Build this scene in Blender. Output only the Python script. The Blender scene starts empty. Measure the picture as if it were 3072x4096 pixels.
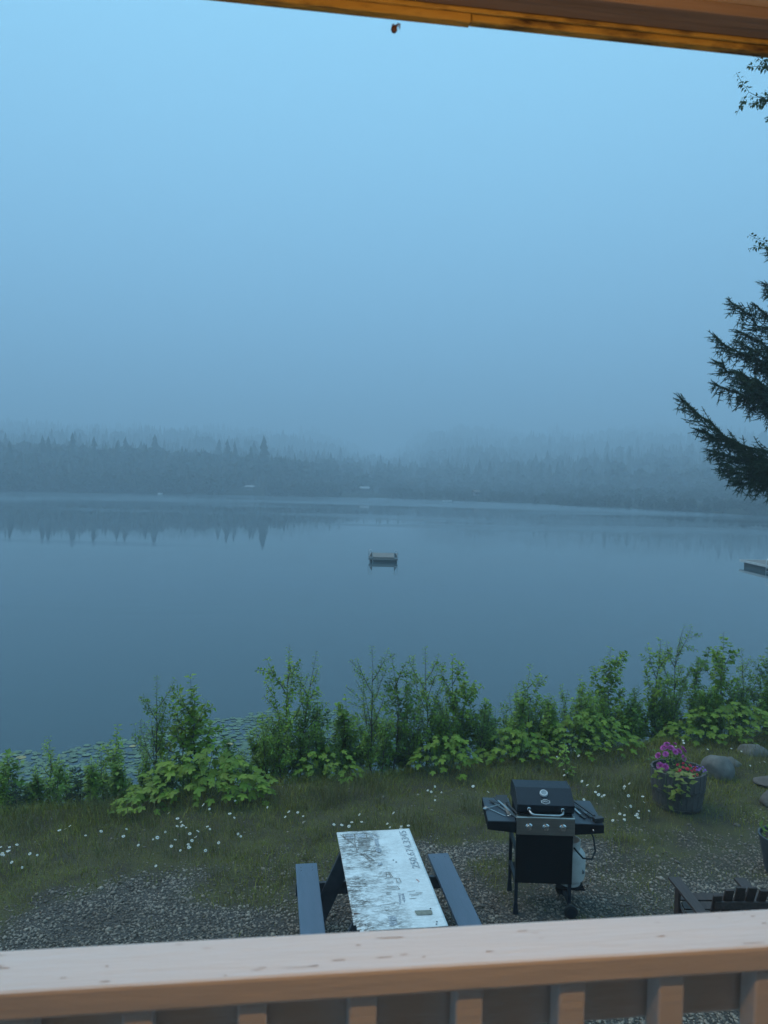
import bpy, math, random
import numpy as np
from mathutils import Matrix, Vector

R = math.radians
rng = np.random.default_rng(7)
random.seed(7)
SC = bpy.context.scene
COL = SC.collection

# ------------------------------------------------------------------ camera
CAM_Z = 4.25
cam_d = bpy.data.cameras.new('camera')
cam = bpy.data.objects.new('camera', cam_d)
COL.objects.link(cam)
SC.camera = cam
cam_d.sensor_fit = 'VERTICAL'
cam_d.sensor_height = 36.0
cam_d.lens = 770.0 / 1024.0 * 36.0
cam_d.clip_start = 0.05
cam_d.clip_end = 5000
pitch, roll = R(2.2), R(1.2)
fw = Vector((0, math.cos(pitch), -math.sin(pitch)))
r0 = Vector((1, 0, 0)); u0 = r0.cross(fw)
rr = r0 * math.cos(roll) + u0 * math.sin(roll)
uu = rr.cross(fw)
m = Matrix((rr, uu, -fw)).transposed().to_4x4()
m.translation = Vector((0, 0, CAM_Z))
cam.matrix_world = m
cam_d.dof.use_dof = True
cam_d.dof.focus_distance = 10.0
cam_d.dof.aperture_fstop = 7.0

# ------------------------------------------------------------------ world (misty dawn sky)
SUN_EL, SUN_ROT = R(56), R(-68)
world = bpy.data.worlds.new('World'); SC.world = world
world.use_nodes = True
nt = world.node_tree; N = nt.nodes; L = nt.links
N.clear()
out = N.new('ShaderNodeOutputWorld')
bg = N.new('ShaderNodeBackground'); bg.inputs['Strength'].default_value = 1.0
sky = N.new('ShaderNodeTexSky'); sky.sky_type = 'NISHITA'; sky.sun_disc = False
sky.sun_elevation = SUN_EL; sky.sun_rotation = SUN_ROT
sky.air_density = 1.0; sky.dust_density = 0.2; sky.ozone_density = 4.0
scl = N.new('ShaderNodeMixRGB'); scl.blend_type = 'MULTIPLY'; scl.inputs[0].default_value = 1
scl.inputs[2].default_value = (0.055, 0.055, 0.055, 1)
L.new(sky.outputs[0], scl.inputs[1])
tc = N.new('ShaderNodeTexCoord'); sx = N.new('ShaderNodeSeparateXYZ')
L.new(tc.outputs['Generated'], sx.inputs[0])
ramp = N.new('ShaderNodeValToRGB')
e = ramp.color_ramp.elements
e[0].position = 0.0; e[0].color = (0.21, 0.47, 0.76, 1)
e[1].position = 0.55; e[1].color = (0.335, 0.76, 1.07, 1)
L.new(sx.outputs['Z'], ramp.inputs[0])
mixw = N.new('ShaderNodeMixRGB'); mixw.inputs[0].default_value = 0.88     # the low cloud covers most of the sky
L.new(scl.outputs[0], mixw.inputs[1]); L.new(ramp.outputs[0], mixw.inputs[2])
L.new(mixw.outputs[0], bg.inputs['Color']); L.new(bg.outputs[0], out.inputs['Surface'])

# ------------------------------------------------------------------ sun behind the overcast
sun_d = bpy.data.lights.new('sun', 'SUN'); sun_d.energy = 1.15; sun_d.angle = R(45)
sun_d.color = (1.0, 0.94, 0.82)
sun = bpy.data.objects.new('sun', sun_d); COL.objects.link(sun)
sd = Vector((math.sin(SUN_ROT) * math.cos(SUN_EL), math.cos(SUN_ROT) * math.cos(SUN_EL), math.sin(SUN_EL)))
sun.rotation_euler = sd.to_track_quat('Z', 'Y').to_euler()
sun.location = (0, -20, 40)

# ------------------------------------------------------------------ exposure and sampling
SC.view_settings.view_transform = 'Standard'
SC.view_settings.look = 'None'
SC.view_settings.exposure = 0.33
SC.view_settings.gamma = 1.0
SC.view_settings.use_curve_mapping = False
cy = SC.cycles
cy.use_denoising = True
try: cy.denoiser = 'OPENIMAGEDENOISE'
except Exception: pass
cy.max_bounces = 6; cy.diffuse_bounces = 3; cy.glossy_bounces = 3; cy.transmission_bounces = 3
cy.transparent_max_bounces = 6; cy.volume_bounces = 1
cy.caustics_reflective = False; cy.caustics_refractive = False
cy.sample_clamp_indirect = 6.0

# ------------------------------------------------------------------ helpers
def link(o, parent=None):
    COL.objects.link(o)
    if parent is not None: o.parent = parent
    return o

def tag(o, label=None, cat=None, group=None, kind=None):
    if label: o['label'] = label
    if cat: o['category'] = cat
    if group: o['group'] = group
    if kind: o['kind'] = kind
    return o

def thing(name, label, cat, loc=(0, 0, 0), rz=0.0, group=None):
    o = bpy.data.objects.new(name, None)
    o.empty_display_size = 0.1
    COL.objects.link(o)
    o.location = loc; o.rotation_euler = (0, 0, rz)
    return tag(o, label, cat, group)

def mesh_np(name, V, F, mats, mi=None, smooth=False):
    """V (n,3) array, F list/array of equal-length or ragged faces"""
    me = bpy.data.meshes.new(name)
    V = np.asarray(V, dtype=np.float32)
    if isinstance(F, np.ndarray):
        k = F.shape[1]; nf = F.shape[0]
        me.vertices.add(len(V)); me.vertices.foreach_set('co', V.ravel())
        me.loops.add(nf * k); me.loops.foreach_set('vertex_index', F.astype(np.int32).ravel())
        me.polygons.add(nf)
        me.polygons.foreach_set('loop_start', np.arange(0, nf * k, k, dtype=np.int32))
        me.polygons.foreach_set('loop_total', np.full(nf, k, dtype=np.int32))
    else:
        me.from_pydata([tuple(map(float, v)) for v in V], [], F)
    for x in (mats if isinstance(mats, (list, tuple)) else [mats]): me.materials.append(x)
    if mi is not None: me.polygons.foreach_set('material_index', np.asarray(mi, dtype=np.int32))
    if smooth: me.polygons.foreach_set('use_smooth', np.ones(len(me.polygons), dtype=bool))
    me.update(calc_edges=True)
    me.validate()
    return me

class MB:
    def __init__(s): s.v = []; s.f = []; s.m = []
    def add(s, V, F, mi=0):
        b = len(s.v); s.v += [tuple(map(float, p)) for p in V]
        s.f += [tuple(i + b for i in f) for f in F]; s.m += [mi] * len(F)
        return s
    def box(s, c, d, rot=None, mi=0, top=(1, 1)):
        x, y, z = d[0] / 2, d[1] / 2, d[2] / 2
        P = [(-x, -y, -z), (x, -y, -z), (x, y, -z), (-x, y, -z),
             (-x * top[0], -y * top[1], z), (x * top[0], -y * top[1], z), (x * top[0], y * top[1], z), (-x * top[0], y * top[1], z)]
        M = Matrix.Identity(3) if rot is None else rot
        P = [M @ Vector(p) + Vector(c) for p in P]
        return s.add(P, [(0, 3, 2, 1), (4, 5, 6, 7), (0, 1, 5, 4), (1, 2, 6, 5), (2, 3, 7, 6), (3, 0, 4, 7)], mi)
    def beam(s, a, b, w, t, up=(0, 0, 1), mi=0):
        a = Vector(a); b = Vector(b); d = b - a; ln = d.length; d.normalize()
        sd = d.cross(Vector(up)); sd.normalize(); u = sd.cross(d)
        M = Matrix((sd, d, u)).transposed()
        return s.box((a + b) / 2, (w, ln, t), M, mi)
    def tube(s, path, r, n=8, mi=0, cap=True):
        path = [Vector(p) for p in path]; k = len(path)
        rs = r if isinstance(r, (list, tuple)) else [r] * k
        V = []; ref = None
        for i, p in enumerate(path):
            t = (path[min(i + 1, k - 1)] - path[max(i - 1, 0)])
            if t.length < 1e-9: t = Vector((0, 0, 1))
            t.normalize()
            if ref is None or abs(ref.dot(t)) > .98:
                ref = Vector((0, 0, 1)) if abs(t.z) < .9 else Vector((1, 0, 0))
            a = ref - t * ref.dot(t); a.normalize(); ref = a
            b = t.cross(a)
            for j in range(n):
                an = 2 * math.pi * j / n
                V.append(p + (a * math.cos(an) + b * math.sin(an)) * rs[i])
        F = []
        for i in range(k - 1):
            for j in range(n):
                F.append((i * n + j, i * n + (j + 1) % n, (i + 1) * n + (j + 1) % n, (i + 1) * n + j))
        if cap: F += [tuple(range(n - 1, -1, -1)), tuple((k - 1) * n + j for j in range(n))]
        return s.add(V, F, mi)
    def lathe(s, prof, n=24, c=(0, 0, 0), rot=None, mi=0):
        V = []; k = len(prof); M = Matrix.Identity(3) if rot is None else rot
        for (r, z) in prof:
            for j in range(n):
                an = 2 * math.pi * j / n
                V.append(M @ Vector((r * math.cos(an), r * math.sin(an), z)) + Vector(c))
        F = []
        for i in range(k - 1):
            for j in range(n):
                F.append((i * n + j, i * n + (j + 1) % n, (i + 1) * n + (j + 1) % n, (i + 1) * n + j))
        if prof[0][0] > 1e-6: F.append(tuple(range(n - 1, -1, -1)))
        if prof[-1][0] > 1e-6: F.append(tuple((k - 1) * n + j for j in range(n)))
        return s.add(V, F, mi)
    def prism(s, prof, x0, x1, mi=0):           # profile in (y,z), extruded along x
        n = len(prof)
        V = [(x0, y, z) for y, z in prof] + [(x1, y, z) for y, z in prof]
        F = [(i, (i + 1) % n, (i + 1) % n + n, i + n) for i in range(n)]
        F += [tuple(range(n - 1, -1, -1)), tuple(range(n, 2 * n))]
        return s.add(V, F, mi)
    def mesh(s, name, mats, smooth=False):
        return mesh_np(name, np.array(s.v), s.f, mats, s.m, smooth)
    def build(s, name, mats, parent=None, smooth=False, bevel=0.0, loc=None):
        o = bpy.data.objects.new(name, s.mesh(name, mats, smooth)); link(o, parent)
        if bevel:
            b = o.modifiers.new('bevel', 'BEVEL'); b.width = bevel; b.segments = 2; b.limit_method = 'ANGLE'; b.angle_limit = R(35)
        if smooth:
            try: o.data.set_sharp_from_angle(angle=R(40))
            except Exception: pass
        if loc is not None: o.location = loc
        return o

def rz(a): return Matrix.Rotation(a, 3, 'Z')
def rx(a): return Matrix.Rotation(a, 3, 'X')
def ry(a): return Matrix.Rotation(a, 3, 'Y')

# ------------------------------------------------------------------ materials
def pbr(name, c1, c2=None, scale=8.0, rough=0.6, bump=0.0, metal=0.0, island=0.0, stretch=(1, 1, 1), detail=5.0,
        contrast=(0.35, 0.65), rough2=None, bscale=None, coords='Object', spec=0.5):
    mt = bpy.data.materials.new(name); mt.use_nodes = True
    t = mt.node_tree; n = t.nodes; l = t.links
    b = n['Principled BSDF']; b.inputs['Roughness'].default_value = rough; b.inputs['Metallic'].default_value = metal
    b.inputs['Specular IOR Level'].default_value = spec
    c = n.new('ShaderNodeTexCoord'); mp = n.new('ShaderNodeMapping'); mp.inputs['Scale'].default_value = stretch
    l.new(c.outputs[coords], mp.inputs['Vector'])
    nz = n.new('ShaderNodeTexNoise'); nz.inputs['Scale'].default_value = scale; nz.inputs['Detail'].default_value = detail
    nz.inputs['Roughness'].default_value = 0.62
    l.new(mp.outputs[0], nz.inputs['Vector'])
    mr = n.new('ShaderNodeMapRange'); mr.inputs[1].default_value = contrast[0]; mr.inputs[2].default_value = contrast[1]
    l.new(nz.outputs['Fac'], mr.inputs[0])
    mix = n.new('ShaderNodeMixRGB'); mix.inputs[1].default_value = (*c1, 1); mix.inputs[2].default_value = (*(c2 or c1), 1)
    l.new(mr.outputs[0], mix.inputs[0])
    col = mix.outputs[0]
    if island:
        g = n.new('ShaderNodeNewGeometry'); m2 = n.new('ShaderNodeMapRange')
        m2.inputs[3].default_value = 1 - island; m2.inputs[4].default_value = 1 + island
        l.new(g.outputs['Random Per Island'], m2.inputs[0])
        hs = n.new('ShaderNodeHueSaturation'); l.new(col, hs.inputs['Color']); l.new(m2.outputs[0], hs.inputs['Value'])
        col = hs.outputs[0]
    l.new(col, b.inputs['Base Color'])
    if rough2 is not None:
        m3 = n.new('ShaderNodeMapRange'); m3.inputs[3].default_value = rough; m3.inputs[4].default_value = rough2
        l.new(mr.outputs[0], m3.inputs[0]); l.new(m3.outputs[0], b.inputs['Roughness'])
    if bump:
        bz = n.new('ShaderNodeTexNoise'); bz.inputs['Scale'].default_value = bscale or scale * 3; bz.inputs['Detail'].default_value = 6
        l.new(mp.outputs[0], bz.inputs['Vector'])
        bp = n.new('ShaderNodeBump'); bp.inputs['Strength'].default_value = bump; bp.inputs['Distance'].default_value = 0.01
        l.new(bz.outputs['Fac'], bp.inputs['Height']); l.new(bp.outputs[0], b.inputs['Normal'])
    mt['out'] = 0
    return mt

def leaf_mat(name, c1, c2, rough=0.45, trans=0.3, spread=0.25, hue=0.02):
    """leaf colour varies from leaf to leaf; some light passes through"""
    mt = bpy.data.materials.new(name); mt.use_nodes = True
    t = mt.node_tree; n = t.nodes; l = t.links
    b = n['Principled BSDF']; b.inputs['Roughness'].default_value = rough
    g = n.new('ShaderNodeNewGeometry'); oi = n.new('ShaderNodeObjectInfo')
    ad = n.new('ShaderNodeMath'); ad.operation = 'ADD'; fr = n.new('ShaderNodeMath'); fr.operation = 'FRACT'
    l.new(g.outputs['Random Per Island'], ad.inputs[0]); l.new(oi.outputs['Random'], ad.inputs[1]); l.new(ad.outputs[0], fr.inputs[0])
    mix = n.new('ShaderNodeMixRGB'); mix.inputs[1].default_value = (*c1, 1); mix.inputs[2].default_value = (*c2, 1)
    l.new(fr.outputs[0], mix.inputs[0])
    wn = n.new('ShaderNodeTexWhiteNoise'); wn.noise_dimensions = '1D'; l.new(fr.outputs[0], wn.inputs['W'])
    mr = n.new('ShaderNodeMapRange'); mr.inputs[3].default_value = 1 - spread; mr.inputs[4].default_value = 1 + spread
    l.new(wn.outputs['Value'], mr.inputs[0])
    hs = n.new('ShaderNodeHueSaturation'); l.new(mix.outputs[0], hs.inputs['Color']); l.new(mr.outputs[0], hs.inputs['Value'])
    l.new(hs.outputs[0], b.inputs['Base Color'])
    tr = n.new('ShaderNodeBsdfTranslucent'); l.new(hs.outputs[0], tr.inputs['Color'])
    ms = n.new('ShaderNodeMixShader'); ms.inputs[0].default_value = trans
    l.new(b.outputs[0], ms.inputs[1]); l.new(tr.outputs[0], ms.inputs[2])
    l.new(ms.outputs[0], n['Material Output'].inputs['Surface'])
    return mt

M = {}
M['rail_paint'] = pbr('rail_paint', (0.83, 0.83, 0.83), (0.87, 0.87, 0.87), 9, 0.5, 0.22, stretch=(0.25, 2, 2), bscale=40, rough2=.6)
M['chip'] = pbr('bare_wood_chip', (0.36, 0.27, 0.22), (0.52, 0.43, 0.38), 60, 0.8)
M['eave_paint'] = pbr('eave_paint', (0.70, 0.56, 0.40), (0.78, 0.64, 0.48), 10, 0.6, 0.3, stretch=(0.3, 2, 2), bscale=30)
M['eave_dirt'] = pbr('eave_dirt', (0.55, 0.38, 0.09), (0.07, 0.045, 0.03), 14, 0.8, 0.6, stretch=(0.6, 2, 2), contrast=(0.45, 0.66))
M['eave_grey'] = pbr('eave_grey', (0.33, 0.27, 0.25), (0.25, 0.20, 0.18), 10, 0.7, 0.3, stretch=(0.2, 3, 3), bscale=30)
M['roof_deck'] = pbr('roof_deck', (0.20, 0.17, 0.13), (0.13, 0.11, 0.09), 6, 0.8, 0.3)
M['siding'] = pbr('siding', (0.30, 0.22, 0.15), (0.38, 0.29, 0.2), 5, 0.7, 0.2)
M['deck_wood'] = pbr('deck_wood', (0.25, 0.2, 0.16), (0.33, 0.27, 0.22), 6, 0.7, 0.3, stretch=(.3, 3, 3))
M['bench_paint'] = pbr('bench_paint', (0.075, 0.112, 0.16), (0.095, 0.135, 0.19), 7, 0.42, 0.2, stretch=(3, .4, 1), bscale=30, rough2=0.55)
M['frame_paint'] = pbr('frame_paint', (0.025, 0.03, 0.04), (0.045, 0.05, 0.06), 9, 0.5, 0.2)
M['plank_red'] = pbr('plank_red', (0.07, 0.03, 0.022), (0.11, 0.05, 0.035), 8, 0.7, 0.3)
M['grill_black'] = pbr('grill_black', (0.007, 0.012, 0.020), (0.011, 0.018, 0.028), 30, 0.45, 0.05, rough2=0.55, spec=.35)
M['grill_dark'] = pbr('grill_dark', (0.003, 0.003, 0.004), (0.005, 0.005, 0.006), 20, 0.8, spec=0.2)
M['shelf_grey'] = pbr('shelf_grey', (0.016, 0.024, 0.036), (0.028, 0.038, 0.052), 12, 0.32, 0.05, rough2=0.45)
M['steel'] = pbr('brushed_steel', (0.32, 0.31, 0.29), (0.42, 0.40, 0.37), 30, 0.38, 0.05, 1.0, stretch=(.1, 6, 6))
M['chrome'] = pbr('chrome', (0.75, 0.75, 0.74), (0.65, 0.65, 0.64), 20, 0.12, 0, 1.0)
M['silver'] = pbr('silver_print', (0.55, 0.57, 0.58), (0.5, 0.52, 0.53), 30, 0.4)
M['dial'] = pbr('dial_face', (0.22, 0.25, 0.27), (0.3, 0.33, 0.35), 30, 0.3)
M['tank_white'] = pbr('tank_white', (0.50, 0.50, 0.47), (0.62, 0.62, 0.6), 9, 0.45, 0.05)
M['rubber'] = pbr('rubber', (0.012, 0.012, 0.012), (0.02, 0.02, 0.02), 20, 0.6)
M['tool_steel'] = pbr('tool_steel', (0.45, 0.46, 0.46), (0.35, 0.36, 0.36), 25, 0.3, 0, 1.0)
M['tool_black'] = pbr('tool_black', (0.02, 0.02, 0.022), (0.035, 0.035, 0.037), 25, 0.45)
M['tool_bronze'] = pbr('tool_wood', (0.14, 0.11, 0.09), (0.2, 0.16, 0.13), 25, 0.5)
M['stave'] = pbr('barrel_stave', (0.06, 0.052, 0.048), (0.105, 0.094, 0.088), 14, 0.75, 0.4, stretch=(4, 4, .5), bscale=40, island=.2)
M['hoop'] = pbr('barrel_hoop', (0.14, 0.14, 0.145), (0.09, 0.075, 0.065), 10, 0.5, 0.1, 0.6)
M['soil'] = pbr('soil', (0.03, 0.022, 0.016), (0.06, 0.045, 0.033), 30, 0.9, 0.8)
M['boulder'] = pbr('boulder', (0.10, 0.095, 0.085), (0.16, 0.15, 0.135), 7, 0.8, 0.5, bscale=30)
M['rock_pale'] = pbr('rock_pale', (0.095, 0.08, 0.068), (0.15, 0.125, 0.11), 7, 0.85, 0.6, bscale=25)
M['chair_brown'] = pbr('chair_brown', (0.035, 0.022, 0.018), (0.06, 0.038, 0.032), 12, 0.5, 0.3, stretch=(3, .4, 3), bscale=30)
M['pot_grey'] = pbr('pot_grey', (0.06, 0.07, 0.08), (0.10, 0.11, 0.12), 8, 0.5, 0.1, 0.3)
M['bark_dark'] = pbr('bark_dark', (0.035, 0.027, 0.022), (0.06, 0.05, 0.04), 15, 0.85, 0.5)
M['bark_twig'] = pbr('bark_twig', (0.06, 0.045, 0.03), (0.09, 0.07, 0.05), 15, 0.8)
M['bark_birch'] = pbr('bark_birch', (0.45, 0.43, 0.4), (0.15, 0.13, 0.12), 6, 0.7, 0.2, stretch=(1, 1, 4))
M['pebble'] = pbr('pebble', (0.12, 0.09, 0.066), (0.32, 0.265, 0.21), 1.3, 0.55, 0, island=0.55, contrast=(.3, .8), detail=2)
M['stalk'] = pbr('stalk', (0.05, 0.09, 0.03), (0.08, 0.12, 0.04), 10, 0.6)
M['raft_wood'] = pbr('raft_wood', (0.16, 0.14, 0.125), (0.22, 0.195, 0.175), 3, 0.8, 0.3, stretch=(.4, 4, 1), island=.12)
M['raft_dark'] = pbr('raft_dark', (0.035, 0.04, 0.038), (0.06, 0.065, 0.06), 3, 0.7)
M['galv'] = pbr('galvanised', (0.55, 0.57, 0.58), (0.48, 0.5, 0.5), 10, 0.35, 0, 0.8)
M['dock_trim'] = pbr('dock_trim', (0.5, 0.52, 0.52), (0.42, 0.44, 0.44), 4, 0.6)
M['white_paint'] = pbr('white_paint', (0.75, 0.75, 0.73), (0.65, 0.65, 0.63), 3, 0.5)
M['cabin_wall'] = pbr('cabin_wall', (0.10, 0.08, 0.065), (0.14, 0.11, 0.09), 2, 0.8)
M['cabin_roof'] = pbr('cabin_roof', (0.20, 0.215, 0.225), (0.26, 0.275, 0.285), 2, 0.6)
M['pane'] = pbr('pane', (0.02, 0.025, 0.03), None, 2, 0.05)
M['spider'] = pbr('spider_brown', (0.10, 0.045, 0.035), (0.16, 0.08, 0.06), 300, 0.6)
M['silk'] = pbr('silk', (0.5, 0.5, 0.5), None, 10, 0.4)

M['leaf_sap'] = leaf_mat('leaf_sapling', (0.16, 0.28, 0.022), (0.235, 0.335, 0.028), 0.6, 0.28, 0.3)
M['leaf_dark'] = leaf_mat('leaf_alder', (0.115, 0.22, 0.024), (0.165, 0.26, 0.03), 0.6, 0.28, 0.3)
M['leaf_shrub'] = leaf_mat('leaf_shrub', (0.125, 0.23, 0.018), (0.185, 0.28, 0.022), 0.6, 0.28, 0.3)
M['leaf_thimble'] = leaf_mat('leaf_thimbleberry', (0.115, 0.20, 0.010), (0.17, 0.24, 0.014), 0.65, 0.25, 0.22)
M['leaf_yellow'] = leaf_mat('leaf_yellow', (0.22, 0.24, 0.04), (0.16, 0.22, 0.04), 0.45, 0.3, 0.2)
M['leaf_birch'] = leaf_mat('leaf_birch', (0.04, 0.075, 0.03), (0.06, 0.1, 0.035), 0.45, 0.3, 0.3)
M['grass'] = leaf_mat('grass', (0.145, 0.175, 0.012), (0.26, 0.22, 0.035), 0.6, 0.2, 0.5)
M['grass_tall'] = leaf_mat('grass_tall', (0.11, 0.125, 0.03), (0.20, 0.165, 0.07), 0.6, 0.25, 0.35)
M['needle'] = leaf_mat('needle', (0.032, 0.068, 0.036), (0.052, 0.095, 0.044), 0.6, 0.1, 0.3)
M['petal_white'] = leaf_mat('petal_white', (0.78, 0.78, 0.76), (0.82, 0.82, 0.8), 0.6, 0.2, 0.05)
M['petal_pink'] = leaf_mat('petal_pink', (0.55, 0.07, 0.36), (0.62, 0.16, 0.48), 0.5, 0.25, 0.2)
M['petal_red'] = leaf_mat('petal_red', (0.62, 0.03, 0.07), (0.72, 0.07, 0.12), 0.5, 0.25, 0.2)
M['petal_violet'] = leaf_mat('petal_violet', (0.22, 0.06, 0.36), (0.3, 0.12, 0.42), 0.5, 0.25, 0.2)
M['daisy_eye'] = pbr('daisy_eye', (0.65, 0.42, 0.04), (0.55, 0.35, 0.03), 30, 0.7)
M['lily'] = leaf_mat('lily_leaf', (0.075, 0.125, 0.07), (0.115, 0.17, 0.095), 0.42, 0.0, 0.2)
M['lily_old'] = leaf_mat('lily_leaf_old', (0.32, 0.27, 0.07), (0.36, 0.28, 0.1), 0.35, 0.0, 0.15)
M['conifer_far'] = leaf_mat('conifer_far', (0.014, 0.024, 0.014), (0.018, 0.030, 0.016), 0.9, 0.0, 0.12)
M['broadleaf_far'] = leaf_mat('broadleaf_far', (0.018, 0.030, 0.014), (0.024, 0.037, 0.017), 0.9, 0.0, 0.12)
M['hill_ground'] = pbr('hill_ground', (0.012, 0.018, 0.01), (0.02, 0.028, 0.014), .05, 0.95, spec=0.1)

# ground: trodden soil, mown grass and gravel by a painted mask
def ground_material():
    mt = bpy.data.materials.new('ground'); mt.use_nodes = True
    t = mt.node_tree; n = t.nodes; l = t.links; b = n['Principled BSDF']; b.inputs['Roughness'].default_value = 0.9
    at = n.new('ShaderNodeAttribute'); at.attribute_name = 'gravel'
    c = n.new('ShaderNodeTexCoord')
    vo = n.new('ShaderNodeTexVoronoi'); vo.inputs['Scale'].default_value = 55; l.new(c.outputs['Object'], vo.inputs['Vector'])
    cr = n.new('ShaderNodeMixRGB'); cr.inputs[1].default_value = (0.022, 0.019, 0.016, 1); cr.inputs[2].default_value = (0.09, 0.08, 0.07, 1)
    sp = n.new('ShaderNodeSeparateColor'); l.new(vo.outputs['Color'], sp.inputs[0]); l.new(sp.outputs[0], cr.inputs[0])
    n1 = n.new('ShaderNodeTexNoise'); n1.inputs['Scale'].default_value = 2.3; n1.inputs['Detail'].default_value = 8; l.new(c.outputs['Object'], n1.inputs['Vector'])
    r1 = n.new('ShaderNodeMapRange'); r1.inputs[1].default_value = .35; r1.inputs[2].default_value = .65; l.new(n1.outputs['Fac'], r1.inputs[0])
    g1 = n.new('ShaderNodeMixRGB'); g1.inputs[1].default_value = (0.045, 0.036, 0.018, 1); g1.inputs[2].default_value = (0.075, 0.07, 0.018, 1); l.new(r1.outputs[0], g1.inputs[0])
    mx = n.new('ShaderNodeMixRGB'); l.new(at.outputs['Fac'], mx.inputs[0]); l.new(g1.outputs[0], mx.inputs[1]); l.new(cr.outputs[0], mx.inputs[2])
    l.new(mx.outputs[0], b.inputs['Base Color'])
    bp = n.new('ShaderNodeBump'); bp.inputs['Strength'].default_value = .7; bp.inputs['Distance'].default_value = .015
    l.new(vo.outputs['Distance'], bp.inputs['Height']); l.new(bp.outputs[0], b.inputs['Normal'])
    return mt
M['ground'] = ground_material()

def water_material():
    mt = bpy.data.materials.new('lake_water'); mt.use_nodes = True
    t = mt.node_tree; n = t.nodes; l = t.links; b = n['Principled BSDF']
    b.inputs['Base Color'].default_value = (0.04, 0.068, 0.08, 1); b.inputs['Roughness'].default_value = 0.03
    b.inputs['IOR'].default_value = 1.333
    c = n.new('ShaderNodeTexCoord')
    mp = n.new('ShaderNodeMapping'); mp.inputs['Scale'].default_value = (0.35, 0.6, 1); l.new(c.outputs['Object'], mp.inputs['Vector'])
    nz = n.new('ShaderNodeTexNoise'); nz.inputs['Scale'].default_value = 1.0; nz.inputs['Detail'].default_value = 4; l.new(mp.outputs[0], nz.inputs['Vector'])
    # cat's-paws: long patches where a breath of wind roughens the mirror
    m2 = n.new('ShaderNodeMapping'); m2.inputs['Scale'].default_value = (0.012, 0.045, 1); m2.inputs['Rotation'].default_value = (0, 0, R(-12)); l.new(c.outputs['Object'], m2.inputs['Vector'])
    n2 = n.new('ShaderNodeTexNoise'); n2.inputs['Scale'].default_value = 1.0; n2.inputs['Detail'].default_value = 5; l.new(m2.outputs[0], n2.inputs['Vector'])
    sp = n.new('ShaderNodeSeparateXYZ'); l.new(c.outputs['Object'], sp.inputs[0])
    br_ = n.new('ShaderNodeMapRange'); br_.interpolation_type = 'SMOOTHSTEP'; br_.inputs[1].default_value = 110; br_.inputs[2].default_value = 190; br_.inputs[3].default_value = -.06; br_.inputs[4].default_value = .20
    l.new(sp.outputs['Y'], br_.inputs[0])
    pm = n.new('ShaderNodeMapping'); pm.inputs['Location'].default_value = (-28 / 42, -108 / 24, 0); pm.inputs['Scale'].default_value = (1 / 42, 1 / 24, 1); l.new(c.outputs['Object'], pm.inputs['Vector'])
    ln_ = n.new('ShaderNodeVectorMath'); ln_.operation = 'LENGTH'; l.new(pm.outputs[0], ln_.inputs[0])
    pr = n.new('ShaderNodeMapRange'); pr.interpolation_type = 'SMOOTHSTEP'; pr.inputs[1].default_value = 1.3; pr.inputs[2].default_value = .2; pr.inputs[3].default_value = 0; pr.inputs[4].default_value = .16; l.new(ln_.outputs['Value'], pr.inputs[0])
    sm0 = n.new('ShaderNodeMath'); sm0.operation = 'ADD'; l.new(br_.outputs[0], sm0.inputs[0]); l.new(pr.outputs[0], sm0.inputs[1])
    sm = n.new('ShaderNodeMath'); sm.operation = 'ADD'; l.new(n2.outputs['Fac'], sm.inputs[0]); l.new(sm0.outputs[0], sm.inputs[1])
    r2 = n.new('ShaderNodeMapRange'); r2.inputs[1].default_value = .5; r2.inputs[2].default_value = .68; r2.inputs[3].default_value = 0.006; r2.inputs[4].default_value = 0.07
    l.new(sm.outputs[0], r2.inputs[0])
    bp = n.new('ShaderNodeBump'); bp.inputs['Distance'].default_value = 0.25
    l.new(r2.outputs[0], bp.inputs['Strength']); l.new(nz.outputs['Fac'], bp.inputs['Height']); l.new(bp.outputs[0], b.inputs['Normal'])
    r3 = n.new('ShaderNodeMapRange'); r3.inputs[1].default_value = .5; r3.inputs[2].default_value = .7; r3.inputs[3].default_value = 0.03; r3.inputs[4].default_value = 0.22
    l.new(sm.outputs[0], r3.inputs[0]); l.new(r3.outputs[0], b.inputs['Roughness'])
    return mt
M['water'] = water_material()

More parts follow.
